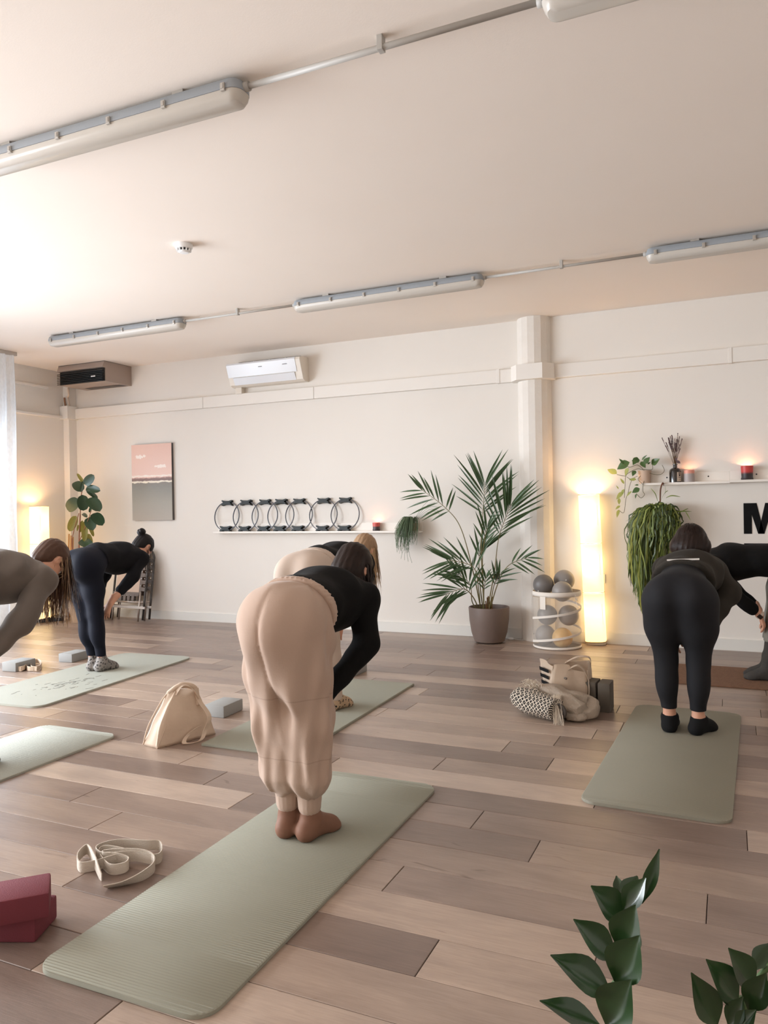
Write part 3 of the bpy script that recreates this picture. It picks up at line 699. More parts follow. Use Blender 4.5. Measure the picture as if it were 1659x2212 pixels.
mb.build('stem_sheath', mat('dry_sheath', lin(150, 112, 72), .8, col2=lin(96, 72, 48), nscale=30), r)
tg = at_y(1073, 1250, PY_-.02); MB().box(tg.x-.03, tg.x+.035, tg.y, tg.y+.004, tg.z-.01, tg.z+.05, .001).build('plant_tag', BLACKP, r)

# ------------------------------------------------------------------ rubber plant in the corner
RUB = leafmat('rubber_leaf', lin(44, 64, 46), lin(58, 80, 54), .28, .12); RUBY = leafmat('rubber_leaf_pale', lin(128, 132, 60), lin(160, 150, 82), .35, .5)
RST = mat('rubber_stem', lin(150, 96, 70), .6)
YR = 7.16
def RP(x, y, dy=0): return at_y(120+x/11.06, 1000+y/11.06, YR+dy)
rb = at_y(172, 1320, YR); r = thing('rubber_plant', (rb.x, YR, 0), 'tall rubber plant with oval dark green leaves in the corner', 'plant')
MB().lathe([(.10, 0), (.13, .26), (.138, .27), (.125, .27), (.12, .22)], 28, (rb.x, YR, 0), capt=False).build('pot', mat('clay_pot', lin(190, 160, 132), .7), r, auto=40)
MB().lathe([(.121, .225), (.001, .235)], 24, (rb.x, YR, 0), capb=False).build('soil', DIRT, r)
MB().tube(bez([(rb.x, YR, .2), RP(560, 2000), RP(590, 1200), RP(600, 850), RP(650, 600)], 8), [.009]*16+[.006]*17, 7).build('stem', RST, r, smooth=True)
MB().tube(bez([(rb.x-.02, YR-.03, .2), RP(400, 2050, -.03), RP(430, 1650, -.03), RP(560, 1200, -.02)], 8), [.008]*12+[.005]*13, 7).build('stem', RST, r, smooth=True)
MB().tube(bez([RP(580, 1850), RP(640, 1700, -.03), RP(760, 1400, -.04), RP(850, 1150, -.03)], 8), .005, 6).build('stem', RST, r, smooth=True)
lfR = leaf_mesh('leaf', 1.0, .58, RUB, fold=.12, bend=.08, n=12, oval=True); lfY = leaf_mesh('leaf', 1.0, .52, RUBY, fold=.12, bend=.1, n=12, oval=True)
prn = random.Random(3)
for bx, by, tx, ty_, wd_, pale in ((700, 520, 900, 300, 1.15, 0), (730, 600, 1040, 655, .8, 0), (740, 650, 1000, 840, .62, 0), (630, 690, 460, 430, .9, 0), (690, 520, 520, 250, .5, 1), (600, 700, 650, 440, .5, 0),
        (560, 870, 255, 1120, 1.0, 0), (640, 760, 670, 1140, 1.15, 0), (800, 840, 1045, 1120, .95, 0), (780, 860, 880, 1080, 1.0, 0), (850, 1050, 810, 1190, .6, 0),
        (900, 1205, 1110, 1465, 1.05, 0), (790, 1300, 890, 1575, 1.0, 0), (760, 1305, 635, 1195, .45, 0), (490, 1265, 330, 1625, 1.0, 1),
        (700, 1390, 690, 1860, .60, 1), (780, 1420, 910, 1750, .5, 1), (640, 1370, 590, 1660, .55, 1), (540, 1480, 520, 1610, .4, 1), (770, 1690, 850, 1960, .9, 1), (590, 1850, 860, 1990, .8, 0), (690, 1900, 770, 2100, .7, 0)):
    a = RP(bx, by, prn.uniform(-.05, .02)); b_ = RP(tx, ty_, prn.uniform(-.10, .04)); d = b_-a; ln = d.length*1.03
    M_ = frame(a, d, V((.7+prn.uniform(-.3, .3), -.7, .25))) @ Matrix.Diagonal((ln*wd_, ln, ln, 1))
    inst('leaf', lfY if pale else lfR, r, M_)
pw = at_y(146, 1180, 7.42)
for k in range(3):
    x = pw.x-.035+.035*k
    tag(MB().tube([(x, 7.42+.01*k, 0), (x-.02, 7.50, 1.09-.02*k)], .009, 8).build('wooden_pole', mat('pine_pole', lin(206, 160, 104), .6, col2=lin(176, 128, 80), nscale=8, stretch=(1, 1, .1)), smooth=True),
        'slim wooden pole standing in the corner behind the rubber plant', 'pole', 'wooden poles in the corner')

# ------------------------------------------------------------------ pothos on the right ledge
PO1 = leafmat('pothos_leaf', lin(66, 92, 54), lin(92, 124, 70), .35, .3); PO2 = leafmat('pothos_leaf_pale', lin(150, 168, 84), lin(196, 198, 130), .4, .5)
YP = YW-.075
def PP(x, y, dy=0): return at_y(1300+x/8.295, 920+y/8.295, YP+dy)
pb = PP(760, 1030); r = thing('pothos_plant', (pb.x, YP, RZ), 'trailing pothos with heart-shaped leaves in a pale pot on the ledge', 'plant')
MB().lathe([(.046, 0), (.052, .01), (.060, .12), (.063, .125), (.055, .125), (.052, .10)], 26, (pb.x+.005, YP+.01, RZ+.001), capt=False).build('pot', mat('blush_pot', lin(206, 180, 160), .65), r, auto=40)
MB().lathe([(.053, .102), (.001, .106)], 20, (pb.x+.005, YP+.01, RZ+.001), capb=False).build('soil', DIRT, r)
VST = mat('vine', lin(92, 84, 48), .6)
for path in ([(760, 790), (640, 770), (520, 820), (430, 900), (415, 1100), (405, 1290)], [(430, 900), (350, 890), (270, 870)], [(760, 800), (640, 700), (500, 740), (400, 690)], [(760, 800), (770, 930), (740, 1050), (735, 1170), (765, 1230), (700, 1290), (620, 1215)],
             [(760, 800), (900, 860), (1050, 870), (1120, 800), (1080, 700)], [(540, 960), (500, 1070), (470, 1200), (430, 1320), (395, 1550), (310, 1515)], [(450, 915), (520, 950), (640, 900)], [(760, 780), (900, 780), (905, 690)], [(760, 790), (690, 900), (650, 960), (740, 1050)]):
    off = -.05 if path[0] != (760, 790) else -.06
    pts = [PP(x, y, off*min(1, i*.6)) for i, (x, y) in enumerate(path)]
    MB().tube(bez(pts, 6), .0024, 5).build('vine', VST, r, smooth=True)
lp1 = leaf_mesh('leaf', 1.0, .70, PO1, .36, 1.0, .12, .12, 8); lp2 = leaf_mesh('leaf', 1.0, .62, PO2, .36, 1.0, .14, .12, 8)
for bx, by, tx, ty_, wd_, pale in ((500, 650, 270, 760, 1.0, 0), (400, 680, 315, 590, .5, 0), (270, 860, 105, 770, .95, 1), (480, 750, 410, 890, .8, 1), (680, 610, 545, 620, 1.2, 0), (640, 560, 560, 690, .9, 0), (700, 640, 780, 740, .9, 0), (760, 680, 850, 560, 1.0, 0), (720, 620, 800, 520, .4, 0),
        (890, 690, 1020, 590, 1.0, 0), (600, 800, 550, 890, .9, 0), (620, 960, 490, 960, .8, 1), (400, 1040, 335, 940, .6, 1), (680, 1120, 545, 1190, 1.0, 0), (660, 1060, 590, 1060, .6, 0), (620, 1215, 600, 1300, .5, 0), (540, 1170, 435, 1260, .5, 1), (400, 1130, 350, 1250, .7, 1), (380, 1180, 260, 1310, .7, 1), (310, 1290, 310, 1410, .7, 1), (330, 1430, 245, 1490, .7, 1), (310, 1500, 270, 1630, .55, 1), (300, 1130, 260, 1070, .4, 1), (820, 690, 870, 650, .7, 0)):
    a = PP(bx, by, -.06+prn.uniform(-.03, .02)); b_ = PP(tx, ty_, -.06+prn.uniform(-.05, .02)); d = b_-a; ln = d.length*1.04
    inst('leaf', lp2 if pale else lp1, r, frame(a, d, V((prn.uniform(-.3, .3), -1, .5))) @ Matrix.Diagonal((ln*wd_, ln, ln, 1)))

# ------------------------------------------------------------------ bottle of dried lavender
bb = at_y(1459, 1043, YW-.06); bx_, by_ = bb.x, YW-.062
r = thing('bottle_vase', (bx_, by_, RZ), 'dark brown apothecary bottle with a pale label holding dried lavender', 'bottle')
AMB = mat('dark_bottle_glass', lin(26, 20, 16), .12, coat=.6)
MB().lathe([(.050, 0), (.054, .004), (.054, .105), (.050, .122), (.035, .136), (.019, .142), (.018, .168), (.022, .170), (.022, .178), (.014, .178)], 30, (bx_, by_, RZ+.0008), capt=False).build('glass', AMB, r, auto=40)
lab = MB(); n = 10
vs_ = []
for k in range(n+1):
    a = math.radians(-98+52*k/n+28); vs_ += [(bx_+.0548*math.cos(a), by_+.0548*math.sin(a), RZ+.014), (bx_+.0548*math.cos(a), by_+.0548*math.sin(a), RZ+.100)]
lab.add(vs_, [(2*k, 2*k+2, 2*k+3, 2*k+1) for k in range(n)]); lbo = lab.build('label', mat('paper_label', lin(206, 188, 170), .7), r)
def on_label(u, v):
    a = math.radians(-98+52*u+28); return (bx_+.0552*math.cos(a), by_+.0552*math.sin(a), RZ+.014+.086*v)
mk = MB()
for u0, u1, v0, v1 in ((.33, .45, .62, .98), (.60, .72, .62, .98), (.36, .69, .58, .68), (.22, .84, .44, .48), (.42, .62, .36, .39), (.35, .72, .16, .18)):
    vs_ = []; 
    for k in range(4): vs_ += [on_label(u0+(u1-u0)*k/3, v0), on_label(u0+(u1-u0)*k/3, v1)]
    mk.add(vs_, [(2*k, 2*k+2, 2*k+3, 2*k+1) for k in range(3)])
mk.build('label_print', INK, lbo)
LAV = mat('dried_lavender', lin(82, 66, 70), .9, col2=lin(108, 86, 84), nscale=40); LST = mat('dry_stalk', lin(110, 88, 66), .9)
dr = thing('lavender_bunch', (bx_, by_, RZ+.15), 'bunch of dried lavender stalks standing in the dark bottle', 'dried flowers')
prn = random.Random(11)
for k in range(34):
    tx = prn.gauss(1300, 62); ty_ = prn.uniform(170, 420)
    if k == 0: tx, ty_ = 1080, 220
    if k == 1: tx, ty_ = 1360, 140
    if k == 2: tx, ty_ = 1390, 200
    if k == 3: tx, ty_ = 1150, 300
    if k == 4: tx, ty_ = 1390, 340
    t_ = PP(tx, ty_, .01+prn.uniform(-.03, .03)); b0_ = V((bx_+prn.uniform(-.01, .01), by_+prn.uniform(-.01, .01), RZ+.14)); m_ = b0_.lerp(t_, .5)+V((prn.uniform(-.006, .006), 0, .01))
    c = bez([b0_, m_, t_], 6)
    MB().tube(c, .0014, 4).build('stalk', LST, dr)
    mb = MB()
    for j in range(7):
        q = c[-1].lerp(c[-5], j/7); rr = .0064*(1-.05*j)*prn.uniform(.7, 1.1)
        mb.lathe([(.0005, -rr*1.3), (rr, 0), (.0005, rr*1.3)], 5, tuple(q))
    mb.build('flower_head', LAV, dr)
for k, (x, y) in enumerate(((1405, 665), (1340, 580))):
    a = PP(1320, 620, 0); b_ = PP(x, y, -.02); inst('dry_leaf', leaf_mesh('dry_leaf', (b_-a).length, .028, LAV, .6), dr, frame(a, b_-a, (0, -1, .3)))

# ------------------------------------------------------------------ big hanging cactus (flat trailing stems)
HG0 = leafmat('trailing_stem_dark', lin(44, 60, 32), lin(78, 98, 48), .5, .2, 9); HG2 = leafmat('trailing_stem_light', lin(134, 150, 74), lin(184, 190, 110), .45, .4, 9)
HG1 = leafmat('trailing_stem_leaf', lin(70, 90, 44), lin(150, 166, 84), .45, .35, 9)
hb = at_y(1428, 1150, YW-.13); hx, hy = hb.x, YW-.15
r = thing('hanging_plant', (hx, hy, .7), 'big trailing hanging plant with a thick mass of narrow green stems below the ledge', 'plant')
hk = at_y(1430, 1048, hy)
MB().tube(bez([(hk.x+.01, YW-.10, RZ-.016), (hk.x+.005, hy, RZ+.0), (hk.x-.012, hy-.02, RZ-.06), (hk.x-.02, hy, 1.35), (hx-.02, hy, 1.20)], 8), .007, 7).build('hanger', mat('brown_cord', lin(112, 72, 54), .7), r, smooth=True)
MB().lathe([(.05, -.12), (.085, -.10), (.105, 0), (.10, 0), (.08, -.08), (.04, -.10)], 24, (hx, hy, 1.27), capt=False).build('pot', mat('clay_pot_b', lin(176, 122, 88), .7), r, smooth=True)
MB().lathe([(.098, -.02), (.001, -.01)], 20, (hx, hy, 1.27), capb=False).build('soil', DIRT, r)
prn = random.Random(17); mbs_ = [MB(), MB(), MB()]; mb = mbs_[1]
def hull(z):
    zs_ = [.33, .6, .8, 1.0, 1.2, 1.3]; lx = [-.78, -.86, -.87, -.86, -.80, -.71]; rx = [-.71, -.66, -.54, -.43, -.42, -.50]
    return float(np.interp(z, zs_, lx)), float(np.interp(z, zs_, rx))
for k in range(760):
    ze = 1.24-.90*(prn.random()**1.15) if k % 5 else prn.uniform(1.0, 1.25)
    a_, b_ = hull(ze); u = prn.random(); xe = a_+(b_-a_)*u; dp = math.sqrt(max(.02, 1-(2*u-1)**2)); ye = hy+prn.uniform(-.17, .02)*dp
    if prn.random() < .12: ye = hy+prn.uniform(0, .09)
    p0 = V((hx+(xe-hx)*.15, hy+(ye-hy)*.3, 1.25)); p1 = V((hx+(xe-hx)*.72, hy+(ye-hy)*.9, 1.29+prn.uniform(-.04, .03))); p2 = V((xe+prn.uniform(-.02, .02), ye, ze+(1.25-ze)*.55)); p3 = V((xe+prn.uniform(-.025, .02), ye, ze))
    p1.z += .07*(1-min(1, abs(xe-hx)/.25))*prn.random(); p2 += V((prn.uniform(-.035, .035), prn.uniform(-.03, .02), prn.uniform(-.06, .06)))
    c = [q_+V((prn.uniform(-.010, .010), prn.uniform(-.008, .008), prn.uniform(-.006, .006))) for q_ in bez([p0, p1, p2, p3], 5)]
    for q_ in c: q_.y = min(q_.y, YW-.012)
    mb = mbs_[prn.choice((0, 1, 1, 2) if ye < hy-.04 else (0, 0, 1))]
    tn = V((prn.uniform(-.9, .9)+(xe-hx)*1.2, -1, prn.uniform(-.5, .6))).normalized(); w_ = prn.uniform(.009, .017); seg = prn.choice((3, 4, 5)); sd_ = []
    for i in range(len(c)):
        t_ = (c[min(i+1, len(c)-1)]-c[max(i-1, 0)]); q = t_.cross(tn); sd_.append(q.normalized() if q.length > 1e-6 else V((1, 0, 0)))
    mb.ribbon(c, sd_, [w_*(.45+.55*abs(math.sin(math.pi*(i/seg+.15)))) if i < len(c)-1 else .002 for i in range(len(c))])
mb = mbs_[1]
for k, (x0_, y0_, x1_, y1_, x2_, y2_) in enumerate(((1000, 1400, 760, 1500, 430, 1710), (900, 1490, 620, 1490, 640, 1720), (1150, 1290, 1250, 1250, 1410, 1270), (1000, 1350, 960, 1220, 880, 1120), (1300, 1540, 1450, 1530, 1610, 1535), (1380, 1560, 1500, 1500, 1550, 1480), (1500, 1540, 1540, 1600, 1590, 1690), (1060, 1330, 1130, 1200, 1190, 1160), (1100, 1350, 1140, 1200, 1140, 1070), (800, 1560, 700, 1620, 590, 1660))):
    c = bez([PP(x0_, y0_, -.10), PP(x1_, y1_, -.14), PP(x2_, y2_, -.14)], 6); mb.ribbon(c, [V((.3, -.5, .8)).normalized()]*len(c), [.013*math.sin(math.pi*(.15+.8*i/(len(c)-1))) for i in range(len(c))])
for q_, mm in zip(mbs_, (HG0, HG1, HG2)): tag(q_.build('trailing_stems', mm, r, smooth=True), kind='stuff')

# ------------------------------------------------------------------ small hanging mistletoe cactus on the long ledge
sp_ = at_y(890, 1146, YW-.06); sx_, sy_ = sp_.x, YW-.07
r = thing('small_trailing_plant', (sx_, sy_, LZ), 'small pot of thin wispy green stems trailing off the ledge end', 'plant')
MB().lathe([(.046, 0), (.05, .006), (.056, .085), (.05, .085), (.048, .06)], 22, (sx_+.015, sy_, LZ+.001), capt=False).build('pot', mat('tan_pot', lin(196, 166, 138), .7), r, smooth=True)
MB().lathe([(.049, .066), (.001, .07)], 18, (sx_+.015, sy_, LZ+.001), capb=False).build('soil', DIRT, r)
mb = MB(); prn = random.Random(23); WISP = leafmat('wispy_stem', lin(84, 106, 76), lin(124, 144, 110), .5, .2)
for k in range(230):
    a = prn.uniform(2.6, 6.2) if k % 5 else prn.uniform(0, 6.28); ca, sa = math.cos(a), math.sin(a)
    if sa > 0: sa *= .4
    o_ = prn.uniform(.02, .15); ln = prn.uniform(.03, .30)*(1.0 if ca < .4 else .75)
    ps = [V((sx_+.01, sy_, LZ+.075)), V((sx_+.6*o_*ca, sy_+.6*o_*sa-.02, LZ+.11+prn.uniform(0, .05))), V((sx_+o_*ca-.02, sy_-.06+o_*sa*.7, LZ+.05-ln*.4)), V((sx_+o_*ca*.95-.03+prn.uniform(-.025, .025), sy_-.06+o_*sa*.7, LZ+.06-ln))]
    mb.tube(bez(ps, 4), [.0022]*10+[.0014]*3, 3, cap=False)
for k in range(5):
    q = PP(0, 0); ps = [V((sx_, sy_, LZ+.08)), at_y(915+4*k, 1092+3*k, sy_-.03), at_y(935+5*k, 1075+10*k, sy_-.04)]; mb.tube(bez(ps, 5), .0018, 3)
for k in range(4):
    ps = [at_y(885, 1165, sy_-.09), at_y(883-4*k, 1190, sy_-.09), at_y(890-8*k, 1216-3*k, sy_-.09)]; mb.tube(bez(ps, 4), .0018, 3)
tag(mb.build('wispy_stems', WISP, r, smooth=True), kind='stuff')
# ------------------------------------------------------------------ exercise mats
SAGE = mat('sage_foam', lin(151, 150, 136), .85, col2=lin(144, 144, 130), nscale=3); SAGEL = mat('pale_sage_foam', lin(168, 169, 158), .6, col2=lin(160, 162, 151), nscale=3, bump=.10, bscale=120)
SAGER = mat('olive_grey_foam', lin(142, 138, 123), .7, col2=lin(134, 131, 117), nscale=3)
def foam_mat(c, W_, L_, rot, m, lb, T=.014, rad=.075, rib=None, name='exercise_mat', group='exercise mats on the floor'):
    hw, hl = W_/2, L_/2
    def half(y):
        e = hl-abs(y)
        if e >= rad: return hw
        return hw-rad+math.sqrt(max(0, rad*rad-(rad-e)**2)) if rad > 0 else hw
    step = rib/4 if rib else .02; n = int(L_/step); ys_ = set(-hl+L_*k/n for k in range(n+1))
    for k in range(9): ys_ |= {-hl+rad*(1-math.cos(math.pi/2*k/8)), hl-rad*(1-math.cos(math.pi/2*k/8))}
    ys_ = sorted(ys_); vs_ = []; fs = []
    for y in ys_:
        h = half(y); z = T-(.0011*(1+math.cos(2*math.pi*y/rib)) if rib else 0)
        e = .004 if h > .01 else 0
        vs_ += [(-h, y, .0), (-h, y, T-.004), (-h+e, y, z), (h-e, y, z), (h, y, T-.004), (h, y, 0)]
    for i in range(len(ys_)-1):
        for j in range(6): a = i*6+j; b_ = i*6+(j+1) % 6; fs.append((a, b_, b_+6, a+6))
    fs.append(tuple(reversed(range(6)))); fs.append(tuple((len(ys_)-1)*6+k for k in range(6)))
    mb = MB().add([(-x, y, z) for x, y, z in vs_], fs); o = mb.build(name, m)
    bm = bmesh.new(); bm.from_mesh(o.data); bmesh.ops.recalc_face_normals(bm, faces=bm.faces); bm.to_mesh(o.data); bm.free(); sharp(o.data, 40)
    o.location = (c[0], c[1], 0.0005); o.rotation_euler = (0, 0, math.radians(rot)); return tag(o, lb, 'exercise mat', group)
foam_mat((-1.600, 2.535), .625, 1.83, .7, SAGE, 'sage green ribbed mat under the person in baggy beige trousers', rib=.0115)
foam_mat((-.300, 4.43), .635, 1.85, -1.8, SAGER, 'olive grey mat under the person in charcoal leggings', rib=.0115)
foam_mat((-2.510, 4.49), .63, 1.81, 1.3, SAGE, 'smooth square-cornered mat under the person with leopard socks', rad=.004)
foam_mat((-4.86, 4.745), .78, 1.87, 4.3, SAGEL, 'wide pale mat with worn print under the person in navy', rad=.09)
foam_mat((-3.690, 2.635), .615, 1.82, .5, SAGEL, 'pale ribbed mat under the person in the grey-brown knit top', rib=.0115)
WORN = mat('worn_print', lin(132, 132, 124), .7); prn = random.Random(9); mb = MB()
for k in range(70):
    y = prn.gauss(0, .17); x = prn.gauss(0, .09); ln = prn.uniform(.01, .06); Mk = Matrix.Translation((-4.78+x, 4.46+y, .0150)) @ Matrix.Rotation(prn.uniform(.9, 2.0), 4, 'Z')
    mb.box(-ln/2, ln/2, -.003, .003, 0, .0006, 0, Mk)
mob = [o for o in bpy.data.objects if o.get('label', '').startswith('wide pale mat')][0]
tag(mb.build('worn_print', WORN, mob), kind='stuff')
def rug_mat():
    m = mat('brown_rug', lin(96, 66, 50), .95, col2=lin(140, 104, 78), nscale=55, bump=.6, bscale=160, detail=8); return m
rg = MB().box(-.47, 1.45, 6.12, 6.86, .0005, .011, .004).build('instructor_mat', rug_mat()); tag(rg, 'speckled brown cork mat under the person all in black', 'exercise mat', 'exercise mats on the floor')

# ------------------------------------------------------------------ yoga blocks
BGREY = mat('grey_foam_block', lin(150, 150, 148), .85, bump=.15, bscale=220); BDARK = mat('charcoal_foam_block', lin(96, 88, 78), .85, bump=.15, bscale=220); BMAR = mat('maroon_foam_block', lin(112, 46, 56), .85, bump=.15, bscale=220)
def block(loc, rz, m, lb, dims=(.228, .152, .078), tilt=0, b=.008):
    o = MB().box(-dims[0]/2, dims[0]/2, -dims[1]/2, dims[1]/2, 0, dims[2], b).build('yoga_block', m, auto=50); o.location = V((loc[0], loc[1], loc[2] if len(loc) > 2 else .0005))
    o.rotation_euler = (math.radians(tilt), 0, math.radians(rz)); return tag(o, lb, 'yoga block', 'foam yoga blocks')
b1 = at_z(473, 1553); block((b1.x-.055, b1.y+.13), 92, BGREY, 'grey foam yoga block lying behind the cream tote bag')
b2 = at_z(766, 1462); block((b2.x-.075, b2.y+.115), 88, BGREY, 'grey foam yoga block beyond the mat of the leopard socks')
b3 = at_z(118, 1432); block((b3.x+.07, b3.y+.16), 95, BGREY, 'grey foam yoga block beside the legs of the person in navy')
b4 = at_z(27, 1453); block((b4.x-.075, b4.y+.13), 95, BGREY, 'grey foam yoga block next to the small coiled beige strap')
d1 = at_z(1292, 1538); block((d1.x-.048, d1.y+.085), 86, BDARK, 'charcoal foam block standing upright against the striped tote bag', (.15, .078, .188))
block((d1.x+.040, d1.y+.072), 88, BDARK, 'charcoal foam block standing upright, farther from the striped tote bag', (.15, .078, .188))
block((-2.149, 1.757), 22, BMAR, 'maroon foam block lying under another maroon block', (.228, .152, .078))
block((-2.108, 1.722, .0792), 46, BMAR, 'maroon foam block stacked on top of its twin', (.228, .152, .078))

# ------------------------------------------------------------------ straps
CANV = mat('cotton_webbing', lin(212, 202, 188), .9, col2=lin(196, 184, 170), nscale=30, bump=.5, bscale=140, stretch=(1, 1, 4))
def strap(name, pts, w, m, lb, cat='yoga strap', group=None, sides=None, th=.0035, n=10):
    c = bez(pts, n); m_ = len(c); sd_ = []
    for i in range(m_):
        if sides is None: sd_.append(V((0, 0, 1)))
        else:
            f = i/(m_-1)*(len(sides)-1); k = min(int(f), len(sides)-2); sd_.append((V(sides[k]).lerp(V(sides[k+1]), f-k)).normalized())
    o = MB().ribbon(c, sd_, w, th).build(name, m, smooth=False, auto=50); return tag(o, lb, cat, group)
def GP(x, y, z): return at_z(x, y, z)
# the white belt in front: crop scale 2.765 from (0,1500)
def B(x, y, z): return at_z(x/2.765, 1500+y/2.765, z)
W_ = .040; h_ = .0215
bp = [B(608, 1105, .006), B(590, 1060, .022), B(560, 985, .035), B(520, 925, .030), B(465, 975, .024), B(478, 1030, h_), B(560, 1022, h_), B(640, 1000, h_+.006), B(760, 960, h_), B(640, 930, .03), B(590, 960, h_), B(650, 1040, h_), B(740, 1035, h_), B(765, 1000, h_), B(690, 975, h_+.01), B(600, 968, .03), B(580, 930, h_+.012), B(700, 895, h_+.01), B(880, 900, h_+.006), B(955, 905, h_), B(965, 960, h_), B(920, 985, h_), B(800, 965, .028), B(640, 975, .032), B(620, 960, .034), B(720, 950, .036), B(850, 955, .034), B(915, 985, .026), B(915, 1035, h_), B(840, 1090, .018), B(740, 1128, .012), B(630, 1150, .012)]
sides_ = [(0, 0, 1)]*2+[(.3, 0, 1)]+[(0, 0, 1)]*26+[(.1, -.3, .8), (.2, -.8, .7), (.2, -.8, .6)]
strap('yoga_belt', bp, W_, CANV, 'long white cotton belt dropped in loose loops on the floor', sides=sides_, n=8)
BSTR = mat('beige_webbing', lin(206, 186, 164), .9, bump=.4, bscale=140)
def S2(x, y, z): return at_z(x/4.1475, 1300+y/4.1475, z)
cp = [S2(140, 590, .03), S2(130, 560, .022), S2(170, 535, .022), S2(215, 560, .022), S2(200, 600, .022), S2(160, 600, .022), S2(215, 590, .03), S2(245, 560, .024), S2(265, 530, .022), S2(240, 590, .022), S2(290, 600, .022), S2(350, 590, .022), S2(372, 555, .022), S2(340, 530, .022), S2(290, 545, .022), S2(280, 590, .024), S2(330, 600, .022)]
strap('yoga_belt', cp, .038, BSTR, 'small beige strap bundled beside a grey block near the wide pale mat')
BLK = mat('black_webbing', lin(28, 28, 30), .6); GRY = mat('grey_webbing', lin(128, 120, 112), .7); BEI = mat('pale_webbing', lin(218, 204, 180), .8)
prn = random.Random(31)
descr = ['black strap in a flat coil at the window side of the strap pile', 'black strap curled over the middle of the pile near the lamp', 'pale strap lying straight behind the black coils', 'second pale strap stretched along the corner wall', 'grey strap looped upright in the pile beside the lamp',
         'black strap heaped in front of the folded loungers', 'pale strap folded in front of the folded loungers', 'grey strap bent over the heap by the folded loungers']
for k, (cx, cy_, rx, ry, m, ph) in enumerate(((88, 1345, .14, .10, BLK, 0), (122, 1343, .16, .10, BLK, 1.2), (105, 1336, .26, .05, BEI, .3), (110, 1328, .28, .04, BEI, .5), (128, 1340, .10, .09, GRY, 2.0), (226, 1336, .11, .10, BLK, .5), (226, 1330, .15, .06, BEI, .9), (236, 1334, .10, .07, GRY, 1.7))):
    c = at_z(cx, cy_); c.y = min(c.y, YW-ry-.06); pts = []
    for j in range(15):
        a = ph+j*.95; q = .55+.45*((j*37) % 10)/10
        pts.append((c.x+rx*q*math.cos(a), c.y+ry*q*math.sin(a), .020+.008*(j % 3)+.0035*(j//3)+(.02 if m is GRY and j % 4 == 1 else 0)))
    strap('yoga_strap', pts, .036, m, descr[k], group='straps heaped in the corner', n=5)

# ------------------------------------------------------------------ tote bags
COT = mat('cream_cotton', lin(226, 206, 186), .9, col2=lin(216, 194, 172), nscale=9, bump=.5, bscale=14, transl=.15); COT2 = mat('striped_tote_cotton', lin(210, 190, 170), .9, col2=lin(202, 182, 160), nscale=9, bump=.45, bscale=16, transl=.15)
def tote_shell(name, m, parent, foot, top, H_, wrin, seed, n=44, rows=16):
    """foot/top: 4-corner outlines (world xy) at z=0 and z=H; sides bulge and crease"""
    pr2 = random.Random(seed); ph = [pr2.uniform(0, 6.28) for _ in range(8)]
    def outline(cs, u):
        u = (u % 1)*4; k = int(u); t = u-k; a = V(cs[k]); b_ = V(cs[(k+1) % 4]); return a.lerp(b_, t)
    vs_ = []; fs = []; cen = sum((V(c) for c in foot), V((0, 0)))/4
    for j in range(rows+1):
        t = j/rows; tt = t
        for i in range(n):
            u = i/n; p = outline(foot, u).lerp(outline(top, u), tt**1.15); d = (p-cen); dl = d.length or 1
            bulge = .03*math.sin(math.pi*t)*(.5+.5*math.sin(4*math.pi*u+ph[0])); cr = wrin*(math.sin(u*23+ph[1]+3*t)*.5+math.sin(u*41+ph[2]-5*t)*.3+math.sin(t*13+u*9+ph[3])*.4)*min(1, t*4+.2)
            p = p+d/dl*(bulge+cr); z = H_[i*len(H_)//n]*t if isinstance(H_, list) else H_*t
            z += .012*math.sin(u*17+ph[4])*t*t
            vs_.append((p.x, p.y, max(.001, z)))
    for j in range(rows):
        for i in range(n): a = j*n+i; b_ = j*n+(i+1) % n; fs.append((a, b_, b_+n, a+n))
    fs.append(tuple(reversed(range(n))))
    return MB().add(vs_, fs).build(name, m, parent, smooth=True)
# cream tote near the middle: foot corners from pixels
f = [at_z(340, 1618), at_z(466, 1586), at_z(440, 1560), at_z(316, 1608)]
f = [V((q.x, q.y)) for q in f]; back = (f[1]-f[0]).normalized(); nrm_ = V((-back.y, back.x))
f[2] = f[1]+nrm_*.15-back*.01; f[3] = f[0]+nrm_*.13-back*.02
cen = sum(f, V((0, 0)))/4
tp = [cen+back*(-.04)-nrm_*.02, cen+back*.10-nrm_*.015, cen+back*.10+nrm_*.02, cen-back*.06+nrm_*.02]
r = thing('tote_bag', (cen.x, cen.y, 0), 'cream cotton tote bag slumped on the floor beside a grey block', 'bag')
tote_shell('bag_body', COT, r, f, tp, .335, .007, 4)
e0 = V((f[0].x, f[0].y, .02)); pt = lambda q, z: V((q.x, q.y, z))
MB().tube(bez([pt(f[0], .004), pt(f[0].lerp(tp[0], .45)-nrm_*.015, .15), pt(f[0].lerp(tp[0], .9), .30), pt(tp[0], .34)], 8), .004, 6).build('seam', COT, r, smooth=True)
MB().tube(bez([pt(f[3], .004), pt(f[3].lerp(tp[3], .4)-back*.03, .13), pt(f[3].lerp(tp[3], .85)-back*.02, .28), pt(tp[3], .33)], 8), .004, 6).build('seam', COT, r, smooth=True)
c = bez([pt(tp[1]-nrm_*.01, .335), pt(tp[1]-nrm_*.035, .26), pt(tp[1]+back*.03-nrm_*.10, .15), pt(f[1]-back*.10-nrm_*.045, .06), pt(f[1]-back*.15-nrm_*.07, .012), pt(f[1]-back*.24-nrm_*.05, .012), pt(f[1]-back*.20-nrm_*.02, .05), pt(f[1]-back*.12-nrm_*.022, .09)], 8)
MB().ribbon(c, [back]*len(c), .028, .003).build('handle', COT, r)
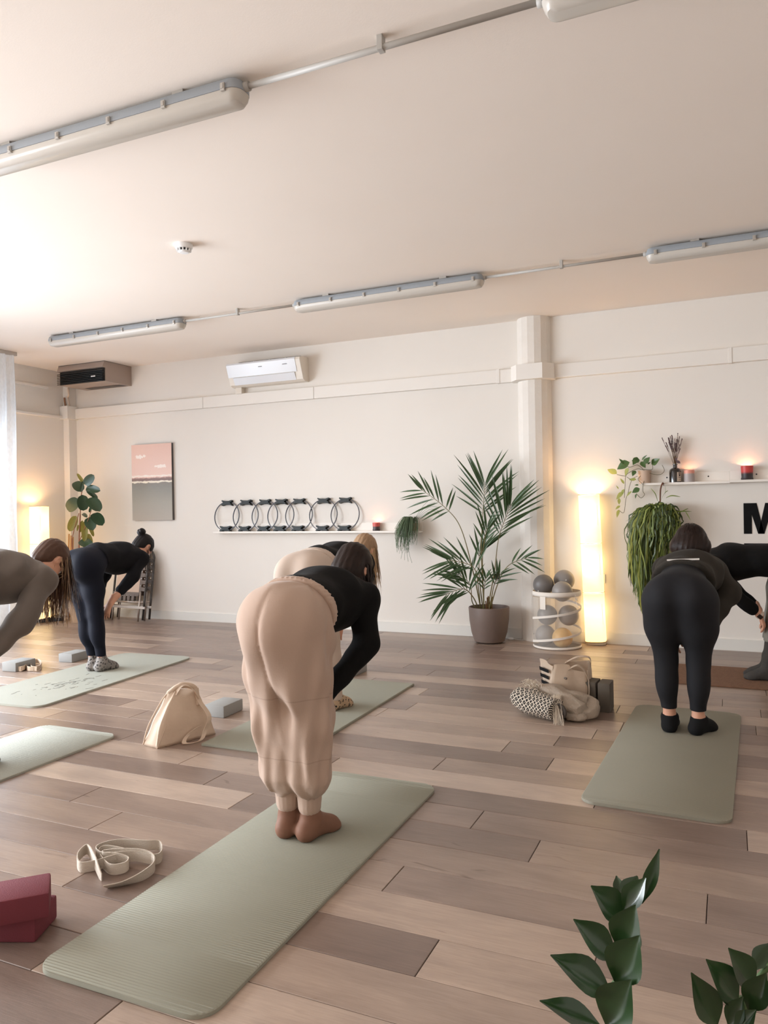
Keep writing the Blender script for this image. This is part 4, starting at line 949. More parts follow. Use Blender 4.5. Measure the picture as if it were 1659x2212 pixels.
c = bez([pt(tp[0], .32), pt(tp[0].lerp(tp[1], .3)-nrm_*.01, .375), pt(tp[0].lerp(tp[1], .7)-nrm_*.02, .35), pt(tp[1]-nrm_*.035, .27)], 8)
MB().ribbon(c, [(nrm_.x, nrm_.y, .3)]*len(c), .03, .003).build('handle', COT, r)
# knotted top folds
c = bez([pt(tp[3], .325), pt(cen-nrm_*.01, .37), pt(tp[1]+nrm_*.01, .33), pt(tp[1]-nrm_*.03, .22)], 8); MB().tube(c, [.016]*8+[.020]*9+[.012]*8, 8).build('gathered_fold', COT, r, smooth=True)

r.scale = (1, 1, .87)
# striped tote near the blanket
g0 = at_z(1205, 1533); g1 = at_z(1268, 1537); f = [V((g0.x, g0.y)), V((g1.x, g1.y))]; back = (f[1]-f[0]).normalized(); nrm_ = V((-back.y, back.x))
f += [f[1]+nrm_*.17, f[0]+nrm_*.16-back*.10]; cen = sum(f, V((0, 0)))/4
tp = [f[0]-back*.02+nrm_*.03, f[1]+back*.0+nrm_*.04, f[2]+back*.01, f[3]-back*.03]
r = thing('tote_bag', (cen.x, cen.y, 0), 'open cream tote bag with black stripes standing behind the patterned blanket', 'bag')
tote_shell('bag_body', COT2, r, f, tp, [.33, .30, .27, .33, .345, .31, .34, .33], .006, 8)
mb = MB(); e_a = lambda t, z: pt(f[0].lerp(f[3], t).lerp(tp[0].lerp(tp[3], t), z/.33)-back*.028, z)
for z0_, t0_, t1_ in ((.275, .15, .80), (.225, .18, .78), (.175, .20, .76)):
    mb.add([e_a(t0_, z0_-.012), e_a(t1_, z0_-.008), e_a(t1_, z0_+.02), e_a(t0_, z0_+.014)], [(0, 1, 2, 3)])
mb.add([e_a(.3, .10), e_a(.55, .06), e_a(.5, .09), e_a(.28, .14)], [(0, 1, 2, 3)])
mb.build('black_stripe', INK, r)
MB().tube(bez([pt(f[0]-back*.012, .01), pt(f[0].lerp(tp[0], .5)-back*.022-nrm_*.01, .16), pt(tp[0]-back*.01, .325)], 8), .005, 6).build('seam', COT2, r, smooth=True)
MB().tube(bez([pt(f[1], .01), pt(f[1].lerp(tp[1], .5)+back*.015, .16), pt(tp[1]+back*.005, .30)], 8), .005, 6).build('seam', COT2, r, smooth=True)
c = bez([pt(tp[1]-back*.12, .30), pt(tp[1]-back*.06, .335), pt(tp[1]-back*.01, .29), pt(tp[1]+back*.015-nrm_*.01, .2), pt(f[1]+back*.012-nrm_*.01, .08)], 8); MB().ribbon(c, [(nrm_.x, nrm_.y, .2)]*len(c), .03, .003).build('handle', COT2, r)
c = bez([pt(tp[2]-back*.16, .32), pt(tp[2]-back*.08, .37), pt(tp[2], .37), pt(tp[2]+back*.01, .30)], 8); MB().ribbon(c, [(nrm_.x, nrm_.y, .2)]*len(c), .03, .003).build('handle', COT2, r)
qq = pt(tp[0].lerp(tp[1], .35)-nrm_*.028, .24); MB().lathe([(.004, 0), (.011, .001), (.011, .004), (.004, .005)], 14, (0, 0, 0), Matrix.Translation(qq) @ Matrix.Rotation(math.pi/2, 4, 'X'), closed=True).build('eyelet', mat('eyelet', lin(120, 116, 112), .35, metal=.8), r)

r.scale = (1, 1, .87)
# ------------------------------------------------------------------ patterned blanket and scarf end
def blanket_mat():
    m = bpy.data.materials.new('woven_diamonds'); m.use_nodes = True; nt = m.node_tree; L = nt.links; b = nt.nodes['Principled BSDF']; N = nt.nodes.new; b.inputs['Roughness'].default_value = .95
    uv = N('ShaderNodeUVMap'); sp = N('ShaderNodeSeparateXYZ'); L.new(uv.outputs[0], sp.inputs[0])
    def mth(op, a, b_=None):
        x = N('ShaderNodeMath'); x.operation = op
        for i, v in enumerate((a, b_)):
            if v is None: continue
            if isinstance(v, (int, float)): x.inputs[i].default_value = v
            else: L.new(v, x.inputs[i])
        return x.outputs[0]
    def tri(s, f): return mth('ABSOLUTE', mth('SUBTRACT', mth('FRACT', mth('MULTIPLY', s, f)), .5))
    d = mth('ADD', tri(sp.outputs['X'], 11.0), tri(sp.outputs['Y'], 13.0))
    rings = mth('GREATER_THAN', mth('FRACT', mth('MULTIPLY', d, 1.7)), .5)
    mx = N('ShaderNodeMix'); mx.data_type = 'RGBA'; mx.inputs[6].default_value = lin(30, 27, 26); mx.inputs[7].default_value = lin(206, 194, 178); L.new(rings, mx.inputs[0]); L.new(mx.outputs[2], b.inputs['Base Color'])
    n = N('ShaderNodeTexNoise'); n.inputs['Scale'].default_value = 140; tc = N('ShaderNodeTexCoord'); L.new(tc.outputs['Object'], n.inputs[0]); bp = N('ShaderNodeBump'); bp.inputs['Strength'].default_value = .6; bp.inputs['Distance'].default_value = .004; L.new(n.outputs[0], bp.inputs['Height']); L.new(bp.outputs[0], b.inputs['Normal'])
    return m
BLM = blanket_mat(); BLP = mat('plain_woven', lin(176, 162, 146), .95, col2=lin(160, 146, 132), nscale=40, bump=.5, bscale=110)
def roll(path, radii, name, m, parent, n=28, squash=.8, ph=0, ripple=.06, flat=True):
    c = bez(path, 10); N_ = len(c); vs_ = []; fs = []; uvs = []
    for i, p in enumerate(c):
        t = i/(N_-1); f_ = t*(len(radii)-1); k = min(int(f_), len(radii)-2); R_ = radii[k]*(1-(f_-k))+radii[k+1]*(f_-k)
        tan = (c[min(i+1, N_-1)]-c[max(i-1, 0)]); tan.z = 0; tan.normalize(); sd_ = V((-tan.y, tan.x, 0))
        for j in range(n):
            a = 2*math.pi*j/n; rr = R_*(1+ripple*math.sin(5*a+ph+6*t)+ripple*.6*math.sin(9*a-11*t+ph)); q = p+sd_*(rr*math.cos(a))+V((0, 0, rr*squash*math.sin(a)))
            q.z = max(.002, q.z); vs_.append(tuple(q)); uvs.append((t, j/n))
    for i in range(N_-1):
        for j in range(n): a = i*n+j; b_ = i*n+(j+1) % n; fs.append((a, b_, b_+n, a+n))
    fs.append(tuple(reversed(range(n)))); fs.append(tuple((N_-1)*n+j for j in range(n)))
    o = MB().add(vs_, fs).build(name, m, parent, smooth=True); me = o.data; ul = me.uv_layers.new(name='UVMap')
    for lp_ in me.loops: ul.data[lp_.index].uv = uvs[lp_.vertex_index]
    return o
k0 = at_z(1118, 1545); k1 = at_z(1190, 1568); r = thing('woven_blanket', ((k0.x+k1.x)/2, (k0.y+k1.y)/2+.05, 0), 'rolled black and cream diamond pattern blanket with fringe on the floor', 'blanket')
A0 = V((k0.x+.0, k0.y+.09, .085)); A1 = V((k1.x+.02, k1.y+.10, .075))
roll([A0+V((-.02, .02, .01)), A0.lerp(A1, .35), A0.lerp(A1, .7), A1], [.075, .098, .092, .080], 'rolled_cloth', BLM, r, ripple=.035)
B0 = A0+V((.07, .11, .03)); B1 = A1+V((.15, .05, -.01))
roll([B0, B0.lerp(B1, .4)+V((0, .02, .015)), B0.lerp(B1, .75), B1], [.06, .095, .085, .055], 'plain_fold', BLP, r, ripple=.10, ph=2)
# inner spiral at the roll end
for q, (rr, zz) in enumerate(((.055, .075), (.035, .07))):
    mb = MB(); pts = [A1+V((.015+.004*q, -.012, -.004))+V((rr*math.cos(a)*.8, -rr*math.cos(a)*.5, rr*.75*math.sin(a))) for a in [2*math.pi*k/20 for k in range(20)]]
    mb.tube(pts, .009, 7, closed=True); mb.build('inner_layer', mat('dark_weave', lin(74, 66, 60), .95), r, smooth=True)
mb = MB(); prn = random.Random(41); FR = mat('fringe_thread', lin(222, 210, 194), .95)
for k in range(110):
    t = prn.random(); p = A0.lerp(A1, -.05+.35*t)+V((prn.uniform(.0, .06), prn.uniform(.03, .10), .075+prn.uniform(-.01, .03))); d = V((prn.uniform(-.05, .03), prn.uniform(-.05, .01), prn.uniform(-.01, .02)))
    mb.tube(bez([p, p+d*.5+V((0, 0, .012)), p+d], 3), .0016, 3)
for k in range(60):
    p = A0.lerp(A1, .78)+V((prn.uniform(.02, .07), prn.uniform(-.01, .06), .075)); e = at_z(1205+prn.uniform(-10, 14), 1562+prn.uniform(-5, 8)); e.z = .006
    mb.tube(bez([p, p.lerp(e, .5)+V((0, -.01, .02)), e], 4), .0017, 3)
tag(mb.build('fringe', FR, r), kind='stuff')
sc_ = at_z(1245, 1562); r = thing('scarf', (sc_.x, sc_.y+.05, 0), 'plain greige scarf bunched in loops against the patterned blanket', 'scarf')
q0 = at_z(1228, 1560); q1 = at_z(1268, 1562)
roll([V((q0.x-.06, q0.y+.16, .13)), V((q0.x+.02, q0.y+.15, .12)), V((q1.x-.0, q1.y+.14, .09)), V((q1.x+.01, q1.y+.07, .055)), V((q1.x-.05, q1.y+.035, .045)), V((q0.x+.02, q0.y+.04, .05))], [.035, .048, .05, .05, .045, .04], 'scarf_loop', BLP, r, n=18, ripple=.10, ph=1)
roll([V((q0.x+.0, q0.y+.07, .06)), V((q0.x+.03, q0.y+.08, .10)), V((q1.x-.05, q1.y+.09, .07)), V((q1.x-.04, q1.y+.06, .05))], [.035, .04, .038, .03], 'scarf_loop', BLP, r, n=16, ripple=.10, ph=3)
roll([V((q0.x-.01, q0.y+.03, .035)), V((q0.x+.06, q0.y+.02, .035)), V((q1.x-.02, q1.y+.02, .035))], [.035, .038, .03], 'scarf_loop', BLP, r, n=16, ripple=.10, ph=5)

# ------------------------------------------------------------------ mesh basket with exercise balls
bq = at_z(1200, 1400); KX, KY, KR, KH = bq.x+.0, bq.y+.085, .225, .54
MESH = bpy.data.materials.new('clear_mesh'); MESH.use_nodes = True; nt = MESH.node_tree; b = nt.nodes['Principled BSDF']; b.inputs['Base Color'].default_value = lin(232, 224, 214); b.inputs['Roughness'].default_value = .35
tp_ = nt.nodes.new('ShaderNodeBsdfTransparent'); ms = nt.nodes.new('ShaderNodeMixShader'); ms.inputs[0].default_value = .76; nt.links.new(b.outputs[0], ms.inputs[1]); nt.links.new(tp_.outputs[0], ms.inputs[2]); nt.links.new(ms.outputs[0], nt.nodes['Material Output'].inputs[0])
BIND = mat('white_binding', lin(232, 224, 214), .8)
r = thing('mesh_basket', (KX, KY, 0), 'round see-through mesh basket with white spiral binding full of exercise balls', 'basket')
MB().lathe([(KR*.97, .01), (KR, .05), (KR*.985, .3), (KR, KH-.04), (KR, KH)], 40, (KX, KY, 0), capb=False, capt=False).build('mesh_wall', MESH, r, smooth=True)
MB().lathe([(KR, 0), (KR+.004, .012), (KR, .028), (KR*.99, .012)], 40, (KX, KY, .0005), closed=True).build('bottom_band', BIND, r, smooth=True)
MB().lathe([(.001, .006), (KR*.99, .006), (KR*.99, .009), (.001, .009)], 40, (KX, KY, 0), closed=True).build('bottom', mat('basket_floor', lin(96, 92, 92), .8), r)
MB().lathe([(KR+.002, KH-.045), (KR+.006, KH-.03), (KR+.003, KH), (KR-.004, KH), (KR-.004, KH-.045)], 40, (KX, KY, 0), closed=True).build('top_band', BIND, r, smooth=True)
mb = MB(); pts = []; sd_ = []
for k in range(91):
    a = -math.pi*.95+k/90*4*math.pi*1.0; pts.append((KX+(KR+.003)*math.cos(a), KY+(KR+.003)*math.sin(a), .05+.44*k/90)); sd_.append((0, 0, 1))
mb.ribbon(pts, sd_, .022, .004); mb.build('spiral_band', BIND, r)
a = math.radians(-112); MB().add([(KX+(KR+.008)*math.cos(a+q), KY+(KR+.008)*math.sin(a+q), z) for z in (KH-.16, KH-.04) for q in (-.13, .13)], [(0, 1, 3, 2)]).build('white_tag', BIND, r)
mb = MB(); prn = random.Random(2); q = V((KX+KR*math.cos(-.5), KY+KR*math.sin(-.5)-.01, KH-.03))
pts = [q+V((prn.uniform(-.03, .03), prn.uniform(-.02, .01), prn.uniform(-.06, .03))) for k in range(9)]+[q+V((.03, -.02, -.12))]; mb.tube(bez(pts, 5), .0022, 5); mb.build('drawstring', BIND, r, smooth=True)
BALLG = mat('grey_ball', lin(112, 108, 106), .45, bump=.03, bscale=200); BALLL = mat('light_grey_ball', lin(148, 142, 138), .45); BALLY = mat('yellow_ball', lin(226, 182, 112), .5); PLUG = mat('ball_plug', lin(235, 235, 232), .4)
def ball(p, R_, m, lb, plug):
    o = thing('exercise_ball', (p[0], p[1], p[2]), lb, 'ball', 'exercise balls in the mesh basket'); bm = bmesh.new(); bmesh.ops.create_uvsphere(bm, u_segments=32, v_segments=20, radius=R_)
    me = bpy.data.meshes.new('ball_skin'); bm.to_mesh(me); bm.free(); me.materials.append(m); me.polygons.foreach_set('use_smooth', [True]*len(me.polygons)); inst('ball_skin', me, o, Matrix.Translation(p))
    d = V(plug).normalized(); mb = MB(); mb.lathe([(.006, -.001), (.006, .002), (.001, .0025)], 12, (0, 0, 0), frame(V(p)+d*R_, d.orthogonal(), d)); mb.build('plug', PLUG, o)
ball((KX-.115, KY-.04, KH+.055), .099, BALLG, 'dark grey ball on top of the basket, on the side of the palm', (-.35, -.8, -.55))
ball((KX+.055, KY+.10, KH+.090), .100, BALLL, 'grey ball on top of the basket, at the back beside the lamp', (.35, -.9, .1))
ball((KX+.070, KY-.075, KH+.0), .096, BALLL, 'grey ball sunk in the front of the basket opening', (.2, .6, -.9))
ball((KX-.085, KY-.03, .305), .096, BALLG, 'dark grey ball in the middle of the basket, behind the white tag', (0, 1, 0))
ball((KX-.110, KY-.01, .108), .096, BALLL, 'grey ball low in the basket, on the side of the column', (0, 1, 0))
ball((KX+.070, KY-.10, .105), .095, BALLY, 'yellow ball at the bottom of the basket', (0, 1, 0))
ball((KX+.105, KY+.04, .300), .098, BALLL, 'light grey ball inside the basket beside the lamp', (0, 1, 0))
fs_ = at_z(1110, 1380); r = thing('foot_switch', (fs_.x, fs_.y-.05, 0), 'small white foot switch on the floor beside the palm pot', 'switch'); sx0, sy0 = fs_.x-.02, fs_.y-.05
MB().lathe([(.030, 0), (.034, .006), (.028, .018), (.008, .022), (.001, .022)], 20, (sx0, sy0, .0005)).build('switch_body', WHITEP, r, smooth=True)
MB().tube(bez([(sx0+.03, sy0, .008), (sx0+.10, sy0-.02, .005), (sx0+.20, sy0+.01, .005), (sx0+.26, sy0+.0, .05), (sx0+.25, YW-.16, .09)], 6), .004, 6).build('cord', WHITEP, r, smooth=True)

# ------------------------------------------------------------------ folded camp loungers against the wall
FRM = mat('dark_steel_tube', lin(70, 66, 64), .35, metal=.5); FRL = mat('silver_steel_tube', lin(168, 156, 146), .35, metal=.6); FAB = mat('taupe_sling', lin(196, 172, 154), .85, bump=.2, bscale=160); FABD = mat('grey_sling', lin(112, 102, 96), .85, bump=.2, bscale=160)
def make_lounger():
    r = thing('folding_lounger', (0, 0, 0), 'x', 'lounger', 'folded loungers against the wall'); w, h = .275, .90
    U = [(-w, 0, .30)]+[(-w, 0, z) for z in (.5, .72)]+[(-w+.13*(1-math.cos(a)), 0, .76+.14*math.sin(a)) for a in [math.pi/2*k/6 for k in range(1, 7)]]
    U2 = U+[(-x, y, z) for x, y, z in reversed(U)]
    MB().tube(U2, .013, 8).build('frame', FRM, r, smooth=True)
    for sx in (-1, 1):
        MB().tube([(sx*w, 0, .02), (sx*w, 0, .5)], .0135, 8).build('leg', FRM, r, smooth=True)
        MB().tube([(sx*(w-.05), -.03, .0), (sx*(w-.05), -.03, .36)], .0125, 8).build('leg', FRL, r, smooth=True)
    MB().box(-.345, .345, -.056, -.040, .155, .185, .003).build('cross_bar', FRL, r)
    MB().tube([(-w, -.02, .235), (w, -.02, .235)], .011, 8).build('cross_tube', FRL, r, smooth=True)
    fb = MB().box(-w+.045, w-.10, -.012, -.006, .36, .76).build('sling', FAB, r)
    MB().box(-w+.02, w-.09, -.010, -.004, .76, .87).build('sling_top', FABD, r); MB().box(w-.10, w-.065, -.012, -.005, .33, .78).build('sling_edge', FABD, r); MB().box(-w+.045, w-.10, -.013, -.005, .31, .36).build('sling_hem', FABD, r)
    me = MB().box(-.032, .032, -.008, -.003, -.024, .024).mesh('side_loop'); me.materials.append(FABD)
    for k in range(5): inst('side_loop', me, r, Matrix.Translation((w-.036, -.004, .40+.088*k)))
    me2 = MB().box(-.022, .022, -.010, -.004, -.05, .05).mesh('bottom_loop'); me2.materials.append(FABD)
    for k in range(5): inst('bottom_loop', me2, r, Matrix.Translation((-w+.07+.072*k, -.008, .275)))
    me3 = MB().lathe([(.006, 0), (.004, .003), (.001, .003)], 10, M=Matrix.Rotation(math.pi/2, 4, 'X')).mesh('eyelet'); me3.materials.append(mat('bright_eyelet', lin(230, 228, 224), .25, metal=.7))
    for k in range(4):
        for x in (w-.075, w-.018): inst('eyelet', me3, r, Matrix.Translation((x, -.014, .444+.088*k)))
        for z in (.315, .236): inst('eyelet', me3, r, Matrix.Translation((-w+.106+.072*k, -.015, z)))
    return r
lg = make_lounger(); l0 = at_z(292, 1337); lg.location = (l0.x+.0, 7.42, 0); lg.rotation_euler = (math.radians(-9), 0, math.radians(-4)); lg['label'] = 'folded taupe camp lounger in front, with sling and cross bar facing the room'
l2 = copy_tree(lg); l2.location = (l0.x+.035, 7.50, 0); l2.rotation_euler = (math.radians(-8), 0, math.radians(-4)); l2['label'] = 'folded camp lounger at the back, squeezed between its twin and the wall'

# ------------------------------------------------------------------ ZZ plant close to the camera
ZZ = leafmat('glossy_dark_leaf', lin(34, 56, 30), lin(46, 70, 36), .22, .12, 5); ZST = mat('zz_stem', lin(62, 88, 44), .4)
zb = at_d(1345, 2212, .95); zr = thing('zamioculcas', (zb.x+.02, zb.y+.05, 0), 'dark green plant with glossy pointed leaves on arching stalks', 'plant')
zx, zy = zb.x+.04, zb.y+.04
MB().lathe([(.11, 0), (.13, .02), (.15, .30), (.155, .31), (.14, .31), (.135, .26)], 32, (zx, zy, 0.0005), capt=False).build('pot', mat('stone_pot', lin(196, 190, 182), .6), zr, auto=40)
MB().lathe([(.137, .265), (.001, .275)], 24, (zx, zy, 0), capb=False).build('soil', DIRT, zr)
def Z(x, y, d): return at_d(1150+x/3.259, 1820+y/3.259, d)
def zz_stalk(pts, deps, leaves):
    c = [Z(x, y, d) for (x, y), d in zip(pts, deps)]; base = V((zx, zy, .27)).lerp(V((c[0].x, c[0].y, .27)), .5)
    cc = bez([base]+c, 8); N_ = len(cc); MB().tube(cc, [.009-.006*i/(N_-1) for i in range(N_)], 8).build('stalk', ZST, zr, smooth=True)
    for bx, by, tx, ty_, wd_, d0, d1, tw in leaves:
        a = Z(bx, by, d0); b_ = Z(tx, ty_, d1); d = b_-a; ln = d.length
        me = leaf_mesh('leaf', ln, ln*.54*wd_, ZZ, .48, .85, .16, .06, 10, cup=.1)
        inst('leaf', me, zr, frame(a, d, (CAM-a).normalized()+V((.5*tw, 0, .5))))
D = .95
zz_stalk([(590, 1278), (640, 980), (650, 700), (690, 450), (760, 280)], [D, D, D, D-.01, D-.01],
    [(770, 430, 895, 55, .46, D-.015, D-.02, .6), (650, 420, 740, 230, 1.3, D+.01, D+.03, .2), (640, 480, 790, 250, 1.0, D-.02, D-.03, .0), (640, 540, 430, 310, 1.05, D, D-.02, -.2), (625, 380, 590, 230, 1.0, D+.02, D+.04, -.3), (600, 740, 720, 450, 1.1, D-.03, D-.05, .2),
     (585, 820, 310, 545, .85, D, D-.02, -.2), (580, 980, 740, 670, 1.15, D-.03, D-.06, .2), (560, 1070, 155, 790, .75, D, D-.03, -.2), (520, 1290, 680, 980, 1.2, D-.03, D-.06, .1), (480, 1290, 75, 1105, .6, D, D-.03, -.4), (700, 800, 745, 600, .9, D+.03, D+.04, .3)])
zz_stalk([(1420, 1330), (1500, 1150), (1560, 1000), (1680, 850)], [D+.02]*4,
    [(1300, 1290, 1140, 940, .75, D, D-.03, -.2), (1450, 1130, 1250, 835, .85, D, D-.03, -.1), (1560, 1020, 1400, 755, .95, D, D-.02, 0), (1560, 900, 1680, 700, 1.0, D+.02, D+.04, .2), (1520, 1180, 1640, 930, 1.0, D-.02, D-.04, .2), (1380, 1290, 1480, 1090, 1.0, D-.02, D-.03, .2), (1430, 1320, 1570, 1180, 1.1, D-.03, D-.04, .3), (1600, 1150, 1720, 950, .9, D+.01, D+.02, .3)])
# ------------------------------------------------------------------ people: smooth-blended volumes turned into one skin
f32 = np.float32
def ncone(a, b, ra, rb, flat=None, s=1.0, k=.04): return ('c', np.array(a, f32), np.array(b, f32), ra, rb, None if flat is None else np.array(flat, f32)/np.linalg.norm(flat), s, k)
def nell(c, r_, R_=None, k=.04): return ('e', np.array(c, f32), np.array(r_, f32), np.eye(3, dtype=f32) if R_ is None else np.array(R_, f32), k)
def peval(p, P):
    if p[0] == 'c':
        _, a, b, ra, rb, fl_, s, k = p; ba = b-a; pa = P-a; t = np.clip(pa @ ba/max(1e-9, float(ba @ ba)), 0, 1); d = pa-t[..., None]*ba
        if fl_ is not None: d = d+(d @ fl_)[..., None]*fl_*(1/s-1)
        return np.sqrt((d*d).sum(-1))-(ra+(rb-ra)*t)
    _, c, r_, R_, k = p; q = (P-c) @ R_.T; k0 = np.sqrt(((q/r_)**2).sum(-1)); k1 = np.sqrt(((q/(r_*r_))**2).sum(-1)); return k0*(k0-1)/np.maximum(k1, 1e-6)
def pbound(p):
    if p[0] == 'c':
        m = max(p[3], p[4])*max(1, p[6]); return np.minimum(p[1], p[2])-m, np.maximum(p[1], p[2])+m
    m = float(p[2].max()); return p[1]-m, p[1]+m
def field(prims, res, cuts=(), disp=None, sub=(), pad=.03):
    lo = np.min([pbound(p)[0] for p in prims], 0)-pad; hi = np.max([pbound(p)[1] for p in prims], 0)+pad
    n = np.ceil((hi-lo)/res).astype(int)+1; ax = [lo[i]+res*np.arange(n[i], dtype=f32) for i in range(3)]; F = np.full(n, .2, f32)
    def blk(p, m):
        a, b = pbound(p); i0 = np.maximum(0, np.floor((a-m-lo)/res).astype(int)); i1 = np.minimum(n, np.ceil((b+m-lo)/res).astype(int)+1); sl = tuple(slice(i0[i], i1[i]) for i in range(3))
        return sl, np.stack(np.meshgrid(*[ax[i][sl[i]] for i in range(3)], indexing='ij'), -1).astype(f32)
    for p in prims:
        k = p[-1]; sl, P = blk(p, k+.03); d = peval(p, P); o = F[sl]; h = np.maximum(k-np.abs(d-o), 0); F[sl] = np.minimum(d, o)-h*h/(4*k)
    for p in sub:
        k = p[-1]; sl, P = blk(p, k+.02)
        if min(P.shape[:3]) == 0: continue
        d = -peval(p, P); o = F[sl]; h = np.maximum(k-np.abs(d-o), 0); F[sl] = np.maximum(d, o)+h*h/(4*k)
    if disp is not None or cuts:
        P = np.stack(np.meshgrid(*ax, indexing='ij'), -1)
        if disp is not None: F = F+disp(P).astype(f32)
        for q, nn in cuts:
            nn = np.array(nn, f32)/np.linalg.norm(nn); F = np.maximum(F, (P-np.array(q, f32)) @ nn)
    F[0] = F[-1] = .1; F[:, 0] = F[:, -1] = .1; F[:, :, 0] = F[:, :, -1] = .1
    return F, lo, res
def nets(F, lo, res):
    S = F < 0; n = F.shape; C = np.zeros([m-1 for m in n]+[3], f32); W_ = np.zeros([m-1 for m in n], f32)
    off = [(i, j, k) for i in (0, 1) for j in (0, 1) for k in (0, 1)]
    def cn(o): return tuple(slice(o[i], n[i]-1+o[i]) for i in range(3))
    for a in off:
        for ax_ in range(3):
            if a[ax_]: continue
            b = list(a); b[ax_] = 1; fa, fb = F[cn(a)], F[cn(b)]; x = (fa < 0) != (fb < 0)
            if not x.any(): continue
            t = np.where(x, fa/np.where(x, fa-fb, 1), 0)
            for i in range(3): C[..., i] += np.where(x, a[i]+(t if i == ax_ else 0), 0)
            W_ += x
    act = W_ > 0; idx = -np.ones(act.shape, int); idx[act] = np.arange(act.sum()); ii = np.argwhere(act)
    v = lo+res*(ii+C[act]/W_[act][:, None]); quads = []
    for ax_ in range(3):
        sl0 = [slice(None)]*3; sl1 = [slice(None)]*3; sl0[ax_] = slice(0, -1); sl1[ax_] = slice(1, None); a, b = S[tuple(sl0)], S[tuple(sl1)]; x = np.argwhere(a != b)
        o1, o2 = [(1, 2), (2, 0), (0, 1)][ax_]; x = x[(x[:, o1] > 0) & (x[:, o2] > 0)]
        x = x[(x[:, o1] < n[o1]-1) & (x[:, o2] < n[o2]-1)]
        e1 = np.zeros(3, int); e1[o1] = 1; e2 = np.zeros(3, int); e2[o2] = 1; g_ = lambda q: idx[q[:, 0], q[:, 1], q[:, 2]]
        Q = np.stack([g_(x-e1-e2), g_(x-e2), g_(x), g_(x-e1)], 1); fl_ = ~a[x[:, 0], x[:, 1], x[:, 2]]; Q[fl_] = Q[fl_][:, ::-1]; quads.append(Q)
    return v, np.concatenate(quads)
def skin(name, parts, m, parent):
    """parts: list of (F,lo,res); joined into one mesh object"""
    Vs = []; Qs = []; n = 0
    for p in parts:
        v, q = nets(*p); q = q[(q >= 0).all(1)]; Vs.append(v); Qs.append(q+n); n += len(v)
    v = np.concatenate(Vs); q = np.concatenate(Qs); me = bpy.data.meshes.new(name); me.from_pydata(v.tolist(), [], q.tolist()); me.update(); me.materials.append(m)
    me.polygons.foreach_set('use_smooth', [True]*len(me.polygons)); o = bpy.data.objects.new(name, me); COL.objects.link(o); adopt(o, parent); return o
SKIN = mat('skin', lin(214, 164, 138), .5, col2=lin(204, 150, 124), nscale=20, sss=.12)
def skeleton(**kw):
    s = dict(foot=.065, footout=6, hipw=.088, knee=(.075, -.045, .475), hip=(.088, -.105, .88), pel=(0, -.115, .925), waist=(0, .06, .968), chest=(0, .30, .965), upper=(0, .42, .955), neck0=(0, .46, .965), neck1=(0, .535, .995),
             head=(0, .605, 1.045), crown=(0, .80, .60), turn=0.0, shx=.165, sh=(.42, .945), elb=(.225, .36, .76), wr=(.150, .145, .585), hand_dir=(-.25, -.32, -.9), ankle=(.060, 0, .085), sz=1.0, armL=None, armR=None)
    s.update(kw); return s
def side(p, s): return (p[0]*s, p[1], p[2])
def leg_prims(k, off=0.0, bag=None):
    P = []
    for s in (-1, 1):
        h, kn, an = side(k['hip'], s), side(k['knee'], s), side(k['ankle'], s)
        if bag:
            (r0, r1, r2, r3, r4) = bag; m1 = tuple(np.array(h)*.5+np.array(kn)*.5); m2 = tuple(np.array(kn)*.45+np.array(an)*.55+np.array((s*.004, .0, 0))); m3 = tuple(np.array(kn)*.10+np.array(an)*.90+np.array((0, 0, .075)))
            P += [ncone(h, m1, r0, r1, k=.05), ncone(m1, kn, r1, r2, k=.03), ncone(kn, m2, r2, r3, k=.03), ncone(m2, m3, r3, r4, k=.02)]
        else:
            fat = k.get('thigh', .088); m1 = tuple(np.array(h)*.55+np.array(kn)*.45+np.array((s*.006, .004, 0)))
            P += [ncone(h, m1, fat+off, fat*.86+off, k=.06), ncone(m1, kn, fat*.86+off, .056+off, k=.05), ncone(kn, an, .050+off, .034+off, k=.03),
                  nell(np.array(kn)*.66+np.array(an)*.34+np.array((s*.004, -.016, 0)), (.051+off, .054+off, .125), k=.04)]
    return P
def hip_prims(k, off=0.0):
    c = np.array(k['pel']); w = k.get('hipwide', .165); P = [nell(c+(0, .02, .0), (w+off, .145+off, .125+off), k=.06)]
    for s in (-1, 1): P.append(nell(c+(s*.078, -.055, -.018), (.094+off, .105+off, .115+off), k=.045))
    return P
def torso_prims(k, off=0.0):
    w, c, u, p = [np.array(k[q]) for q in ('waist', 'chest', 'upper', 'pel')]
    P = [ncone(p+(0, .02, .005), w, .112+off, .098+off, (1, 0, 0), 1.35, .06), ncone(w, c, .098+off, .112+off, (1, 0, 0), 1.38, .06), ncone(c, u, .112+off, .092+off, (1, 0, 0), 1.45, .06), nell(c+(0, .0, -.045), (.135+off, .12, .085+off), k=.05)]
    for s in (-1, 1): P.append(ncone(u+(s*.05, -.01, .0), (s*k['shx'], k['sh'][0], k['sh'][1]), .070+off, .060+off, k=.05))
    return P
def arm_pts(k, s):
    o = k['armR'] if s > 0 else k['armL']; e, w_, d = o if o else (k['elb'], k['wr'], k['hand_dir'])
    return (s*k['shx'], k['sh'][0], k['sh'][1]), side(e, s), side(w_, s), side(d, s)
def arm_prims(k, off=0.0, end=1.0):
    P = []
    for s in (-1, 1):
        a, e, w_, d = arm_pts(k, s); w2 = tuple(np.array(e)+(np.array(w_)-np.array(e))*end); re = .042+off; rw = (.042+(.028-.042)*end)+off
        P += [ncone(a, e, .054+off, .043+off, k=.045), ncone(e, w2, re, rw, k=.03)]
    return P
